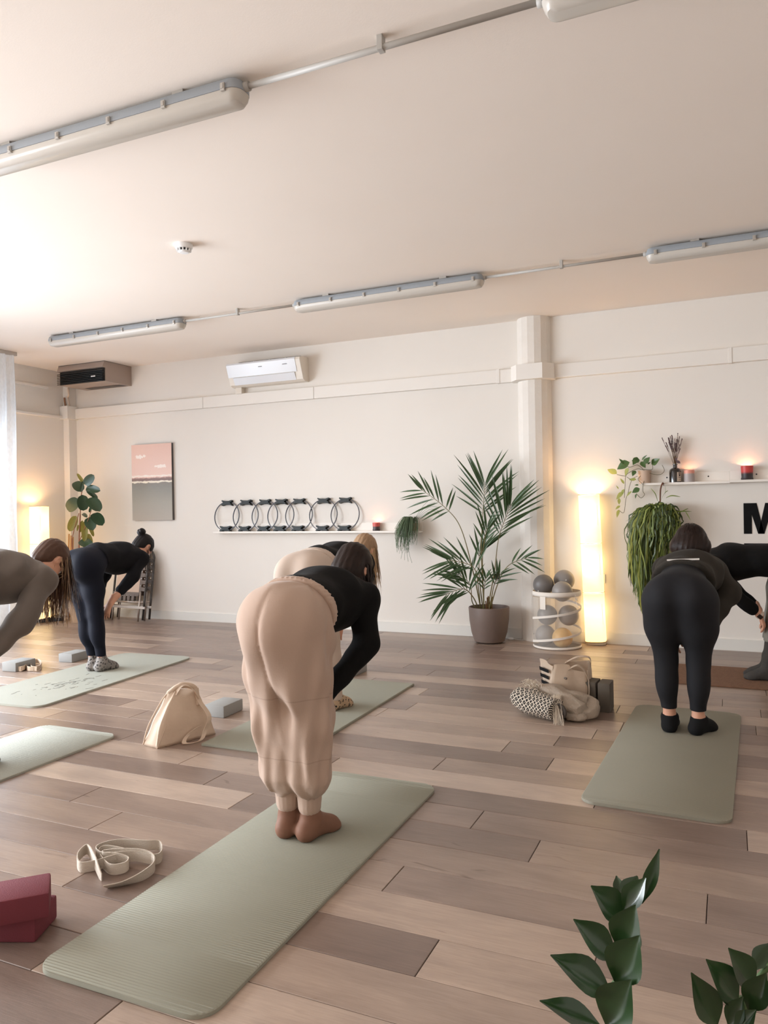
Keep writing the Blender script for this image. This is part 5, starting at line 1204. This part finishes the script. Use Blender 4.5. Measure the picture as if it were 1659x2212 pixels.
def foot_prims(k, off=0.0, top=.13):
    P = []
    for s in (-1, 1):
        an = np.array(side(k['ankle'], s)); a = math.radians(k['footout'] if not isinstance(k['footout'], tuple) else k['footout'][0 if s < 0 else 1])*s; d = np.array((math.sin(a), math.cos(a), 0)); x = np.array((math.cos(a), -math.sin(a), 0))
        P += [ncone(an*(1, 1, 0)+(0, 0, top), an, .033+off, .035+off, k=.03), nell(an*(1, 1, 0)-d*.028+(0, 0, .036), (.030+off, .034+off, .034+off), k=.03), ncone(an+d*.02+(0, 0, -.012), an*(1, 1, 0)+d*.125+(0, 0, .026), .034+off, .024+off, tuple(x), 1.25, .03),
              ncone(an*(1, 1, 0)-d*.02+(0, 0, .030), an*(1, 1, 0)+d*.11+(0, 0, .024), .029+off, .025+off, tuple(x), 1.2, .03),
              ncone(an*(1, 1, 0)+d*.11+x*(-.018*s)+(0, 0, .022), an*(1, 1, 0)+d*.158+x*(-.022*s)+(0, 0, .018), .020+off, .015+off, k=.015), ncone(an*(1, 1, 0)+d*.10+x*(.022*s)+(0, 0, .018), an*(1, 1, 0)+d*.135+x*(.024*s)+(0, 0, .015), .018+off, .013+off, k=.015), ncone(an*(1, 1, 0)+d*.11+(0, 0, .020), an*(1, 1, 0)+d*.152+(0, 0, .016), .018+off, .014+off, k=.015)]
    return P
def head_axes(k):
    c = V(k['crown']).normalized(); t = math.radians(k['turn']); f_ = V((0, c.z, -c.y)); x = c.cross(f_)*-1
    x = f_.cross(c)
    if t: q = Quaternion(c, t); f_ = q @ f_; x = q @ x
    return x, f_, c            # right, face, crown
def head_prims(k):
    x, f_, c = head_axes(k); R_ = np.array([x, f_, c], f32); h = V(k['head']); A = lambda a, b, d: np.array(h+x*a+f_*b+c*d, f32)
    P = [nell(A(0, -.012, .035), (.074, .092, .085), R_, .03), nell(A(0, .022, -.035), (.060, .066, .082), R_, .04), nell(A(0, .058, -.098), (.026, .024, .020), R_, .03), ncone(A(0, .082, .006), A(0, .104, -.032), .007, .012, k=.014), nell(A(0, .098, -.038), (.017, .010, .009), R_, .012),
         nell(A(0, .072, .030), (.048, .018, .012), R_, .02), nell(A(0, .082, -.066), (.022, .009, .006), R_, .008), nell(A(0, .079, -.076), (.019, .009, .007), R_, .008), nell(A(.036, .052, -.030), (.022, .022, .022), R_, .025), nell(A(-.036, .052, -.030), (.022, .022, .022), R_, .025)]
    for s in (-1, 1): P += [nell(A(s*.074, -.010, -.004), (.010, .019, .031), R_, .012)]
    sub = [nell(A(s*.032, .092, .004), (.016, .013, .009), R_, .010) for s in (-1, 1)]+[nell(A(s*.084, -.004, .0), (.008, .009, .016), R_, .006) for s in (-1, 1)]
    return P, sub, A
def hand_prims(w_, d, s, nrm, curl=.35, spread=.10, off=0.0):
    w_ = V(w_); d = V(d).normalized(); nz = V(nrm); nz = (nz-d*nz.dot(d)).normalized(); x = d.cross(nz)*s       # x points to the thumb side
    A = lambda a, b, e: tuple(w_+d*a+x*b+nz*e); P = [ncone(A(-.05, 0, 0), A(.0, 0, 0), .027, .024, tuple(nz), .82, .02), ncone(A(.015, .004, 0), A(.075, .0, .0), .027, .034, tuple(nz), .42, .02), ncone(A(.02, .018, .006), A(.05, .026, .008), .014, .012, k=.012)]
    for i, (b, ln) in enumerate(((.027, .068), (.009, .076), (-.009, .071), (-.026, .056))):
        p = V((.080-.004*abs(i-1), b, 0)); ang = 0.0; q = [A(*p)]; yaw = spread*(1-i*.66)
        for sg in (.45, .31, .24):
            ang += curl*(.6+.5*len(q)*.4); stp = ln*sg; p = p+V((math.cos(ang)*math.cos(yaw)*stp, math.sin(yaw)*stp, math.sin(ang)*stp)); q.append(A(*p))
        rs = (.0088, .0080, .0074, .0064); rs = [v*(.9 if i == 3 else 1) for v in rs]
        for j in range(3): P.append(ncone(q[j], q[j+1], rs[j], rs[j+1], k=.004))
    t = [(.022, .026, .006), (.050, .046, .014), (.076, .056, .020), (.096, .056, .026)]
    for j in range(3): P.append(ncone(A(*t[j]), A(*t[j+1]), (.0125, .0105, .0092, .0075)[j], (.0125, .0105, .0092, .0075)[j+1], k=.006))
    return P
def hair_strands(k, m, parent, n, length, seed, wid=.004, face_cut=.30, spread=.03, name='hair_strands', m2=None, frac2=0.0, wave=.008, lift=1.05, only=None, comb=(0, 0, -1)):
    x, f_, c = head_axes(k); h = V(k['head']); cen = h-f_*.012+c*.035; rad = (.080, .099, .092); pr2 = random.Random(seed); mbs = [MB(), MB()]
    for q in range(n):
        for _ in range(60):
            v = V((pr2.gauss(0, 1), pr2.gauss(0, 1), pr2.gauss(0, 1))).normalized()
            if v.y < face_cut+.35*max(0, v.z) and v.z > -.65 and (only is None or only(v)): break
        loc = lambda w_: V((w_.dot(x)/rad[0], w_.dot(f_)/rad[1], w_.dot(c)/rad[2]))
        p = cen+x*(v.x*rad[0])+f_*(v.y*rad[1])+c*(v.z*rad[2]); L_ = length*pr2.uniform(.65, 1.1); st = L_/16; pts = [p.copy()]; ph = pr2.uniform(0, 6.28); dirn = V(comb)+V((pr2.uniform(-spread, spread), pr2.uniform(-spread, spread), 0))*4; dirn.normalize()
        wv = V((pr2.uniform(-1, 1), pr2.uniform(-1, 1), 0)); vel = (p-cen).normalized()*.3
        for j in range(16):
            vel = vel*.35+dirn; vel.normalize(); p = p+vel*st+wv*(wave*math.cos(ph+j*.7)*.35*(j/16)); e = loc(p-cen); l_ = e.length
            if l_ < lift: e = e*(lift/max(l_, 1e-4)); p = cen+x*(e.x*rad[0])+f_*(e.y*rad[1])+c*(e.z*rad[2])
            pts.append(p.copy())
        sd_ = [((pts[min(i+1, 16)]-pts[max(i-1, 0)]).cross(pts[i]-cen)).normalized() if (pts[min(i+1, 16)]-pts[max(i-1, 0)]).cross(pts[i]-cen).length > 1e-6 else V((1, 0, 0)) for i in range(17)]
        w_ = wid*pr2.uniform(.6, 1.3); mbs[1 if (m2 and pr2.random() < frac2) else 0].ribbon(pts, sd_, [w_*(1 if i < 11 else (1-(i-11)/6.5)) for i in range(17)])
    o = None
    for mb, mm in zip(mbs, (m, m2)):
        if mb.v: o = tag(mb.build(name, mm, parent, smooth=True), kind='stuff')
    return o
def hair_cap(k, m, parent, extra=(), res=.007, grow=.010, front=.045):
    x, f_, c = head_axes(k); R_ = np.array([x, f_, c], f32); h = V(k['head']); A = lambda a, b, d: np.array(h+x*a+f_*b+c*d, f32)
    P = [nell(A(0, -.014, .036), (.076+grow, .093+grow, .086+grow), R_, .03), nell(A(0, -.048, -.03), (.066, .050, .07), R_, .03)]+list(extra)
    sub = [nell(A(0, .10, -.045), (.066, .085, .085), R_, .02)]+[nell(A(s*.085, -.004, -.010), (.022, .022, .034), R_, .012) for s in (-1, 1)]
    def disp(Q):
        q = (Q-np.array(h, f32)) @ R_.T; return .0016*np.sin(q[..., 0]*210+q[..., 1]*60)+.0012*np.sin(q[..., 0]*370-q[..., 2]*90)
    return skin('hair', [field(P, res, disp=disp, sub=sub)], m, parent)
def person(loc, heading, k, lb, garments, body_res=.013, head_res=.0055, hands=True, scale=1.0, bodymat=None, hand_n=(0, 1, .3), curl=.35):
    r = thing('person', (0, 0, 0), lb, 'person'); hp, hs, A = head_prims(k); neck = [ncone(k['neck0'], k['neck1'], .052, .050, k=.04), ncone(k['neck1'], tuple(np.array(k['head'])*.75+np.array(k['neck1'])*.25), .050, .05, k=.04)]
    core = leg_prims(k, -.010)+hip_prims(k, -.035)+torso_prims(k, -.024)+arm_prims(k, -.010)+neck+foot_prims(k, -.003)+[nell(k['head'], (.065, .065, .065), k=.04)]
    parts = [field(core, body_res, cuts=[((0, 0, .004), (0, 0, -1))]), field(neck+hp, head_res, sub=hs)]
    if hands:
        for s in (-1, 1):
            a, e, w_, d = arm_pts(k, s); parts.append(field([ncone(tuple(np.array(w_)*.7+np.array(e)*.3), w_, .030, .026, k=.02)]+hand_prims(w_, d, -s, hand_n, curl), .0042))
    b = skin('body', parts, bodymat or SKIN, r)
    x, f_, c = head_axes(k)
    for s in (-1, 1):
        mb = MB(); q = A(s*.031, .077, .003); mb.lathe([(.0005, -.011), (.008, -.008), (.011, 0), (.008, .008), (.0005, .011)], 12, tuple(float(v) for v in q)); mb.build('eye', EYE, b, smooth=True)
    for fn in garments: fn(r, k)
    r.location = V(loc); r.rotation_euler = (0, 0, math.radians(heading)); r.scale = (scale,)*3; return r
EYE = mat('eye', lin(236, 232, 226), .2)
def garment(name, fn, m, res=.011, cuts=None, disp=None, label=None):
    def go(r, k):
        o = skin(name, [field(fn(k), res, cuts=cuts(k) if cuts else (), disp=disp)], m, r)
        if label: o['label'] = label
    return go
def top(name, m, res, off, aoff, end, cut_t, rum, extra=lambda k: [], belly=True):
    def go(r, k):
        tor = torso_prims(k, off)+extra(k)+([nell(np.array(k['chest'])+(0, -.05, -.05), (.152+off*.5, .18, .095), k=.05)] if belly else [])
        up = [ncone(np.array(k['upper'])+(s_*.05, -.01, 0), (s_*k['shx'], k['sh'][0], k['sh'][1]), .064+off, .058+off, k=.05) for s_ in (-1, 1)]+[ncone(k['chest'], k['upper'], .10+off, .088+off, (1, 0, 0), 1.4, .05)]
        skin(name, [field(tor+[p for p in arm_prims(k, aoff, end)[::2]][:0], res, cuts=waist_cut(k, cut_t, 'front'), disp=rumple(rum)), field(up+arm_prims(k, aoff, end), res, disp=rumple(rum))], m, r)
    return go
def waist_cut(k, t=.0, keep='back'):
    """plane across the spine near the waist; t moves it towards the head"""
    p, w = np.array(k['pel']), np.array(k['waist']); d = (w-p)/np.linalg.norm(w-p); q = w+d*t; return [(q, d if keep == 'back' else -d)]
# ---- cloth colours
BLKT = mat('black_jersey', spec=.18, col=lin(19, 18, 18), rough=.9, col2=lin(13, 12, 12), nscale=5, sheen=.02, bump=.25, bscale=18); BEIG = mat('beige_sweat_cloth', spec=.18, col=lin(187, 164, 148), rough=.9, col2=lin(180, 155, 139), nscale=4, sheen=.2, bump=.08, bscale=160)
BEIL = mat('oat_leggings', spec=.18, col=lin(198, 180, 166), rough=.75, col2=lin(190, 172, 158), nscale=4, sheen=.1); NAVY = mat('navy_leggings', spec=.18, col=lin(17, 20, 32), rough=.75, sheen=.02); NAVT = mat('black_navy_top', spec=.18, col=lin(20, 20, 24), rough=.85, sheen=.02, bump=.25, bscale=20)
GRYT = mat('grey_brown_knit', spec=.18, col=lin(112, 103, 96), rough=.9, col2=lin(98, 90, 84), nscale=7, sheen=.2, bump=.35, bscale=14); CHAR = mat('charcoal_leggings', spec=.18, col=lin(34, 34, 37), rough=.75, sheen=.02); CHAT = mat('dark_olive_top', spec=.18, col=lin(52, 48, 43), rough=.9, sheen=.02, bump=.3, bscale=16)
JEAN = mat('washed_grey_denim', spec=.18, col=lin(138, 134, 124), rough=.9, col2=lin(112, 112, 108), nscale=14, bump=.3, bscale=80); SOCKB = mat('brown_sheer_sock', spec=.18, col=lin(134, 98, 80), rough=.6, col2=lin(122, 88, 72), nscale=30); SOCKK = mat('black_sock', spec=.18, col=lin(24, 24, 25), rough=.9); SOCKG = mat('dark_grey_sock', spec=.18, col=lin(62, 60, 58), rough=.9, col2=lin(74, 70, 66), nscale=60)
def seams(m, zs_):
    nt = m.node_tree; L = nt.links; b = nt.nodes['Principled BSDF']; src = b.inputs['Base Color'].links[0].from_socket; tc = nt.nodes.new('ShaderNodeTexCoord'); sp = nt.nodes.new('ShaderNodeSeparateXYZ'); L.new(tc.outputs['Object'], sp.inputs[0]); acc = None
    for z in zs_:
        c = nt.nodes.new('ShaderNodeMath'); c.operation = 'COMPARE'; c.inputs[1].default_value = z; c.inputs[2].default_value = .0022; L.new(sp.outputs['Z'], c.inputs[0])
        if acc is None: acc = c.outputs[0]
        else:
            a = nt.nodes.new('ShaderNodeMath'); a.operation = 'MAXIMUM'; L.new(acc, a.inputs[0]); L.new(c.outputs[0], a.inputs[1]); acc = a.outputs[0]
    h = nt.nodes.new('ShaderNodeMath'); h.operation = 'MULTIPLY'; h.inputs[1].default_value = .25; L.new(acc, h.inputs[0]); mx = nt.nodes.new('ShaderNodeMix'); mx.data_type = 'RGBA'; mx.inputs[7].default_value = lin(120, 98, 84); L.new(h.outputs[0], mx.inputs[0]); L.new(src, mx.inputs[6]); L.new(mx.outputs[2], b.inputs['Base Color'])
seams(BEIG, (.60, .345))
def leopard(name, base, spot):
    m = mat(name, base, .9); nt = m.node_tree; tc = nt.nodes.new('ShaderNodeTexCoord'); vo = nt.nodes.new('ShaderNodeTexVoronoi'); vo.inputs['Scale'].default_value = 48; n = nt.nodes.new('ShaderNodeTexNoise'); n.inputs['Scale'].default_value = 60
    ad = nt.nodes.new('ShaderNodeMath'); ad.operation = 'MULTIPLY_ADD'; ad.inputs[1].default_value = .5; r_ = nt.nodes.new('ShaderNodeValToRGB'); e = r_.color_ramp.elements; e[0].position = .30; e[0].color = spot; e[1].position = .80; e[1].color = spot
    for p, cc in ((.40, base), (.41, spot), (.60, spot), (.61, base)): x = e.new(p); x.color = cc
    e[0].color = base; e[-1].color = base
    nt.links.new(tc.outputs['Object'], vo.inputs[0]); nt.links.new(tc.outputs['Object'], n.inputs[0]); nt.links.new(n.outputs[0], ad.inputs[0]); nt.links.new(vo.outputs['Distance'], ad.inputs[2]); nt.links.new(ad.outputs[0], r_.inputs[0]); nt.links.new(r_.outputs[0], nt.nodes['Principled BSDF'].inputs['Base Color']); return m
LEOT = leopard('tan_leopard_sock', lin(186, 158, 130), lin(26, 22, 20)); LEOG = leopard('grey_leopard_sock', lin(134, 128, 124), lin(44, 42, 42))
def hairmat(name, c1, c2, ns=9): return mat(name, c1, .5, col2=c2, nscale=ns, stretch=(6, 6, 1), spec=.22)
HDARK = hairmat('dark_brown_hair', lin(30, 21, 18), lin(44, 30, 24)); HBLACK = hairmat('black_hair', lin(20, 18, 20), lin(32, 26, 26)); HBLON = hairmat('blond_hair', lin(178, 142, 102), lin(214, 182, 140)); HBRN = hairmat('brown_hair', lin(70, 50, 40), lin(88, 62, 48)); HLT = hairmat('light_brown_hair', lin(138, 108, 84), lin(176, 146, 116)); HAUB = hairmat('auburn_hair', lin(96, 58, 40), lin(120, 74, 50))
def folds(a1, a2, zc=.55, zs=.40):
    def d(P):
        x, y, z = P[..., 0], P[..., 1], P[..., 2]; w = np.exp(-((z-zc)/zs)**2); s = np.where(x > 0, 1.0, -1.0); th = np.arctan2(y+.04, x-s*.085)
        cr = .007*np.exp(-(x/.011)**2)*(y < -.02)*np.clip((z-.5)*6, 0, 1)*np.clip((1.04-z)*12, 0, 1)
        return cr+w*(a1*np.sin(5*th+9*z+s)+a2*np.sin(9*th-14*z+2*s)+a2*np.sin(26*z+3*th))
    return d
def rumple(a, f=1.0):
    def d(P):
        x, y, z = P[..., 0], P[..., 1], P[..., 2]; return a*(np.sin(34*f*y+18*f*x+5*np.sin(9*z))+.7*np.sin(27*f*z-31*f*x+11*y)+.5*np.sin(55*f*y-20*f*z))
    return d
def sock_fn(top, off=.004): return lambda k: foot_prims(k, off, top)
def sock_cut(z): return lambda k: [((0, 0, z), (0, 0, 1)), ((0, 0, .0005), (0, 0, -1))]
def ring_fn(k, off): return hip_prims(k, off)+torso_prims(k, off)

# 1. beige baggy trousers, in front
K = skeleton(ankle=(.052, 0, .085), knee=(.066, -.03, .48), hip=(.070, -.09, .885), pel=(0, -.10, .905), waist=(0, .045, .945), chest=(0, .25, .955), upper=(0, .34, .95), sh=(.335, .935), shx=.150, head=(.02, .485, 1.05), neck1=(0, .435, .99), neck0=(0, .37, .965), crown=(0, .74, .67), elb=(.185, .275, .745), wr=(.085, .085, .565), footout=(4, 16), hipwide=.158)
top1 = top('black_top', BLKT, .0095, .010, .012, .98, -.055, .0026, lambda k: [ncone((0, .31, .97), (0, .40, .985), .060, .058, k=.04)])
pan1 = garment('beige_trousers', lambda k: [nell(np.array(k['pel'])+(0, .005, -.005), (.142, .156, .140), k=.06)]+[nell(np.array(k['pel'])+(s*.052, -.036, -.05), (.083, .106, .15), k=.09) for s in (-1, 1)]+[nell((s*.060, -.080, .72), (.094, .112, .18), k=.08) for s in (-1, 1)]+[nell((.136, .0, .815), (.036, .055, .06), k=.03)]+leg_prims(k, 0, (.100, .107, .103, .089, .050))+[ncone(k['pel'], k['waist'], .122, .118, (1, 0, 0), 1.3, .05)], BEIG, .0085, lambda k: waist_cut(k, -.045)+[((0, 0, .158), (0, 0, -1))], folds(.009, .004))
band1 = garment('waistband', lambda k: ring_fn(k, .019), BEIG, .0075, lambda k: waist_cut(k, -.022)+waist_cut(k, -.058, 'front'), lambda P: .0022*np.sin(np.arctan2(P[..., 0], P[..., 2]-.96)*60))
cuff1 = garment('ankle_cuff', lambda k: [ncone(side(k['ankle'], s)[:2]+(.135,), tuple(np.array(side(k['ankle'], s)[:2]+(.185,))), .047, .052, k=.01) for s in (-1, 1)], BEIG, .006, None, lambda P: .0009*np.sin(np.arctan2(P[..., 1], np.abs(P[..., 0])-.052)*16))
sock1 = garment('sock', sock_fn(.20, .003), SOCKB, .0065, sock_cut(.19))
def hair1(r, k): hair_cap(k, HDARK, r, [nell(np.array(k['head'])+(0, -.06, .0), (.07, .06, .06), k=.04)]); hair_strands(k, HDARK, r, 420, .20, 5, .005, spread=.05)
mh = at_z(640, 1822, .015); person((-1.628, 2.70, .0150), 0, K, 'person bending forward in baggy beige trousers, black top and brown socks', [pan1, band1, cuff1, top1, sock1, hair1], scale=1.0)

# 2. oat leggings and leopard socks, behind the first
K = skeleton(ankle=(.055, .06, .085), hip=(.088, -.17, .88), pel=(0, -.18, .92), waist=(0, -.01, .955), chest=(0, .26, .96), head=(0, .61, 1.005), upper=(0, .36, .955), sh=(.35, .94), shx=.135, neck0=(0, .42, .965), neck1=(0, .52, .99), footout=(5, 12), elb=(.15, .26, .76), wr=(.10, .10, .58))
top2 = top('black_top', BLKT, .012, .010, .012, .95, -.05, .003)
pan2 = garment('oat_leggings', lambda k: hip_prims(k, .006)+leg_prims(k, .020)+[ncone(k['pel'], k['waist'], .118, .108, (1, 0, 0), 1.3, .05)], BEIL, .011, lambda k: waist_cut(k, -.03)+[((0, 0, .065), (0, 0, -1))])
band2 = garment('waistband', lambda k: ring_fn(k, .010), BEIL, .009, lambda k: waist_cut(k, -.025)+waist_cut(k, -.085, 'front'))
sock2 = garment('leopard_sock', sock_fn(.14), LEOT, .0065, sock_cut(.12))
def hair2(r, k): hair_cap(k, HLT, r); hair_strands(k, HBLON, r, 520, .34, 8, .006, m2=HLT, frac2=.45, wave=.012)
person((-2.485, 4.45, .0145), -2, K, 'blond person bending forward in tight oat leggings, black top and leopard socks', [pan2, band2, top2, sock2, hair2], scale=1.02)

# 3. navy, bun
K = skeleton(ankle=(.048, 0, .085), knee=(.062, -.07, .485), hip=(.082, -.14, .87), pel=(0, -.15, .915), waist=(0, .04, .965), chest=(0, .28, .955), upper=(0, .375, .945), sh=(.37, .93), shx=.155, neck0=(0, .42, .955), neck1=(0, .50, .985), elb=(.165, .255, .775), wr=(.10, .065, .575), head=(0, .575, 1.018), crown=(0, .86, .50), footout=(3, 8))
top3 = top('black_top', NAVT, .0105, .010, .012, .50, -.06, .0026)
pan3 = garment('navy_leggings', lambda k: hip_prims(k, .007)+leg_prims(k, .006)+[ncone(k['pel'], k['waist'], .118, .108, (1, 0, 0), 1.3, .05)], NAVY, .011, lambda k: waist_cut(k, -.02)+[((0, 0, .125), (0, 0, -1))])
sock3 = garment('patterned_sock', sock_fn(.15), LEOG, .0065, sock_cut(.14))
def hair3(r, k):
    x, f_, c = head_axes(k); h = V(k['head']); q = h-f_*.105+c*.055; q2 = h-f_*.135+c*.06
    hair_cap(k, HBLACK, r, grow=.008); b = skin('bun', [field([nell(q, (.034, .034, .032), k=.02), nell(q2, (.036, .036, .026), k=.02), nell(q2+x*.012, (.026, .03, .03), k=.015)], .005, disp=lambda P: .0022*np.sin(P[..., 0]*180+P[..., 2]*150))], HBLACK, r)
    hair_strands(k, HBLACK, r, 30, .30, 12, .0035, wave=.03, only=lambda v: v.z < .1 and abs(v.x) > .5 and v.y > -.2)
person((-4.935, 4.925, .0148), 0, K, 'person in navy leggings and black top with a dark hair bun bending forward', [pan3, top3, sock3, hair3], scale=1.0, curl=.2)

# 4. grey knit, glasses, at the frame edge
K = skeleton(ankle=(.055, 0, .085), waist=(0, .05, .985), chest=(0, .27, .985), upper=(0, .38, .97), sh=(.375, .95), neck0=(0, .42, .985), neck1=(0, .52, 1.0), head=(0, .585, 1.04), crown=(0, .88, .47), elb=(.225, .20, .755), wr=(.14, .03, .58))
top4 = top('grey_top', GRYT, .0095, .014, .022, .98, -.10, .0034)
pan4 = garment('dark_leggings', lambda k: hip_prims(k, .007)+leg_prims(k, .007), CHAR, .013, lambda k: waist_cut(k, -.02)+[((0, 0, .10), (0, 0, -1))])
sock4 = garment('sock', sock_fn(.13), SOCKG, .008, sock_cut(.12))
def hair4(r, k): hair_cap(k, HBRN, r); hair_strands(k, HBRN, r, 420, .40, 21, .006, m2=HLT, frac2=.4, wave=.014, spread=.04, only=lambda v: v.z > .5 or (v.x < -.15 and v.z > -.2)); hair_strands(k, HLT, r, 60, .40, 22, .005, wave=.03, only=lambda v: v.x < -.1 and v.z < .2, name='loose_strands')
def specs(r, k):
    x, f_, c = head_axes(k); h = V(k['head']); A = lambda a, b, d: h+x*a+f_*b+c*d; g_ = mat('gold_wire', lin(214, 190, 150), .3, metal=.8); mb = MB()
    for s in (-1, 1):
        mb.tube([A(s*.033+.024*math.cos(a), .108-.006*abs(math.cos(a)), -.004+.021*math.sin(a)) for a in [2*math.pi*i/20 for i in range(20)]], .0013, 5, closed=True); mb.tube([A(s*.057, .102, .004), A(s*.075, .05, .010), A(s*.080, -.012, .012)], .0013, 5)
    mb.tube([A(-.009, .110, .0), A(0, .114, .004), A(.009, .110, 0)], .0013, 5); mb.build('eyeglasses', g_, r, smooth=True)
person((-3.70, 2.735, .0145), 0, K, 'person in a grey-brown knit top and thin glasses, long hair hanging down', [pan4, top4, sock4, hair4, specs], scale=1.02)

# 5. charcoal leggings, seen from behind
K = skeleton(ankle=(.078, 0, .085), knee=(.088, -.03, .425), hip=(.096, -.10, .775), pel=(0, -.11, .822), waist=(0, .06, .885), thigh=.097, hipwide=.158, chest=(.015, .28, .915), upper=(.02, .40, .935), sh=(.395, .915), shx=.135, neck0=(0, .45, .95), neck1=(.0, .53, 1.0), head=(-.005, .59, 1.055), crown=(0, .70, .71), armR=((.235, .33, .79), (.095, .11, .57), (-.2, -.3, -.9)), armL=((.13, .33, .77), (.09, .11, .57), (-.2, -.3, -.9)), footout=(2, 26))
top5 = top('dark_top', CHAT, .0105, .014, .026, .9, -.005, .003)
pan5 = garment('charcoal_leggings', lambda k: hip_prims(k, .002)+[nell((s*.088, -.105, .71), (.100, .10, .15), k=.07) for s in (-1, 1)]+leg_prims(k, .008)+[ncone(k['pel'], k['waist'], .118, .106, (1, 0, 0), 1.25, .05)], CHAR, .0095, lambda k: waist_cut(k, .03)+[((0, 0, .135), (0, 0, -1))])
sock5 = garment('ankle_sock', sock_fn(.10, .005), SOCKK, .0065, lambda k: [((0, 0, .100), (0, -.12, 1)), ((0, 0, .0005), (0, 0, -1))])
def hair5(r, k): hair_cap(k, HDARK, r, [nell(np.array(k['head'])+(0, -.03, .0), (.128, .095, .085), k=.04)], grow=.026); hair_strands(k, HDARK, r, 420, .17, 31, .005, spread=.06, lift=1.28); hair_strands(k, HAUB, r, 90, .26, 32, .004, only=lambda v: v.x < -.3 and v.z < .6, name='loose_strands')
def tag5(r, k):
    mb = MB(); mb.box(-.105, .075, -.003, .001, -.004, .006, .001, Matrix.Translation((.02, .045, 1.006)) @ Matrix.Rotation(math.radians(-3), 4, 'Y')); mb.build('white_hem', mat('white_hem', lin(214, 208, 200), .8), r)
person((-.265, 4.79, .0148), -3, K, 'person in charcoal leggings and dark top seen from behind, bending forward', [pan5, top5, sock5, hair5, tag5], scale=1.0)

# 6. all in black, facing the class, at the frame edge
K = skeleton(ankle=(.075, .03, .085), knee=(.08, -.03, .47), hip=(.09, -.11, .86), pel=(0, -.13, .895), waist=(0, .05, .93), chest=(0, .29, .925), upper=(0, .41, .905), sh=(.41, .895), neck0=(0, .45, .92), neck1=(0, .51, .93), head=(0, .575, .955), crown=(0, .92, .39), elb=(.225, .285, .69), wr=(.150, .085, .515), hand_dir=(-.22, -.30, -.92), footout=(3, 3))
top6 = top('black_top', BLKT, .011, .014, .016, .76, -.10, .0026)
pan6 = garment('grey_jeans', lambda k: hip_prims(k, .014)+leg_prims(k, .020), JEAN, .012, lambda k: waist_cut(k, -.03)+[((0, 0, .30), (0, 0, -1))], rumple(.002))
sock6 = garment('dark_sock', lambda k: foot_prims(k, .005, .16)+[ncone(side(k['knee'], s), side(k['ankle'], s), .058, .042, k=.03) for s in (-1, 1)], SOCKG, .008, sock_cut(.33))
def hair6(r, k): hair_cap(k, HBRN, r); hair_strands(k, HBRN, r, 200, .22, 41, .005)
def watch(r, k):
    a, e, w_, d = arm_pts(k, -1); a, e, w_, d = [V(q) for q in (a, e, w_, d)]; ax_ = (w_-e).normalized(); c0_ = w_-ax_*.004; u = ax_.orthogonal().normalized(); v_ = ax_.cross(u)
    mb = MB(); pts = [c0_+u*(.034*math.cos(t))+v_*(.033*math.sin(t)) for t in [2*math.pi*i/24 for i in range(24)]]; mb.ribbon(pts+[pts[0]], [ax_]*25, .022, .003); w0_ = mb.build('watch_strap', mat('pale_strap', lin(206, 190, 176), .6), r)
    dd = (V((-.9, .5, .2))-ax_*V((-.9, .5, .2)).dot(ax_)).normalized(); mb = MB(); mb.box(-.016, .016, -.018, .018, 0, .009, .003, frame(c0_+dd*.032, ax_, dd)); mb.build('watch_face', mat('watch_face', lin(40, 28, 26), .2, coat=.5), w0_)
person((.275, 6.50, .0115), 90, K, 'instructor all in black on top with grey jeans, dark socks and a wristwatch, bending', [pan6, top6, sock6, hair6, watch], scale=.97)
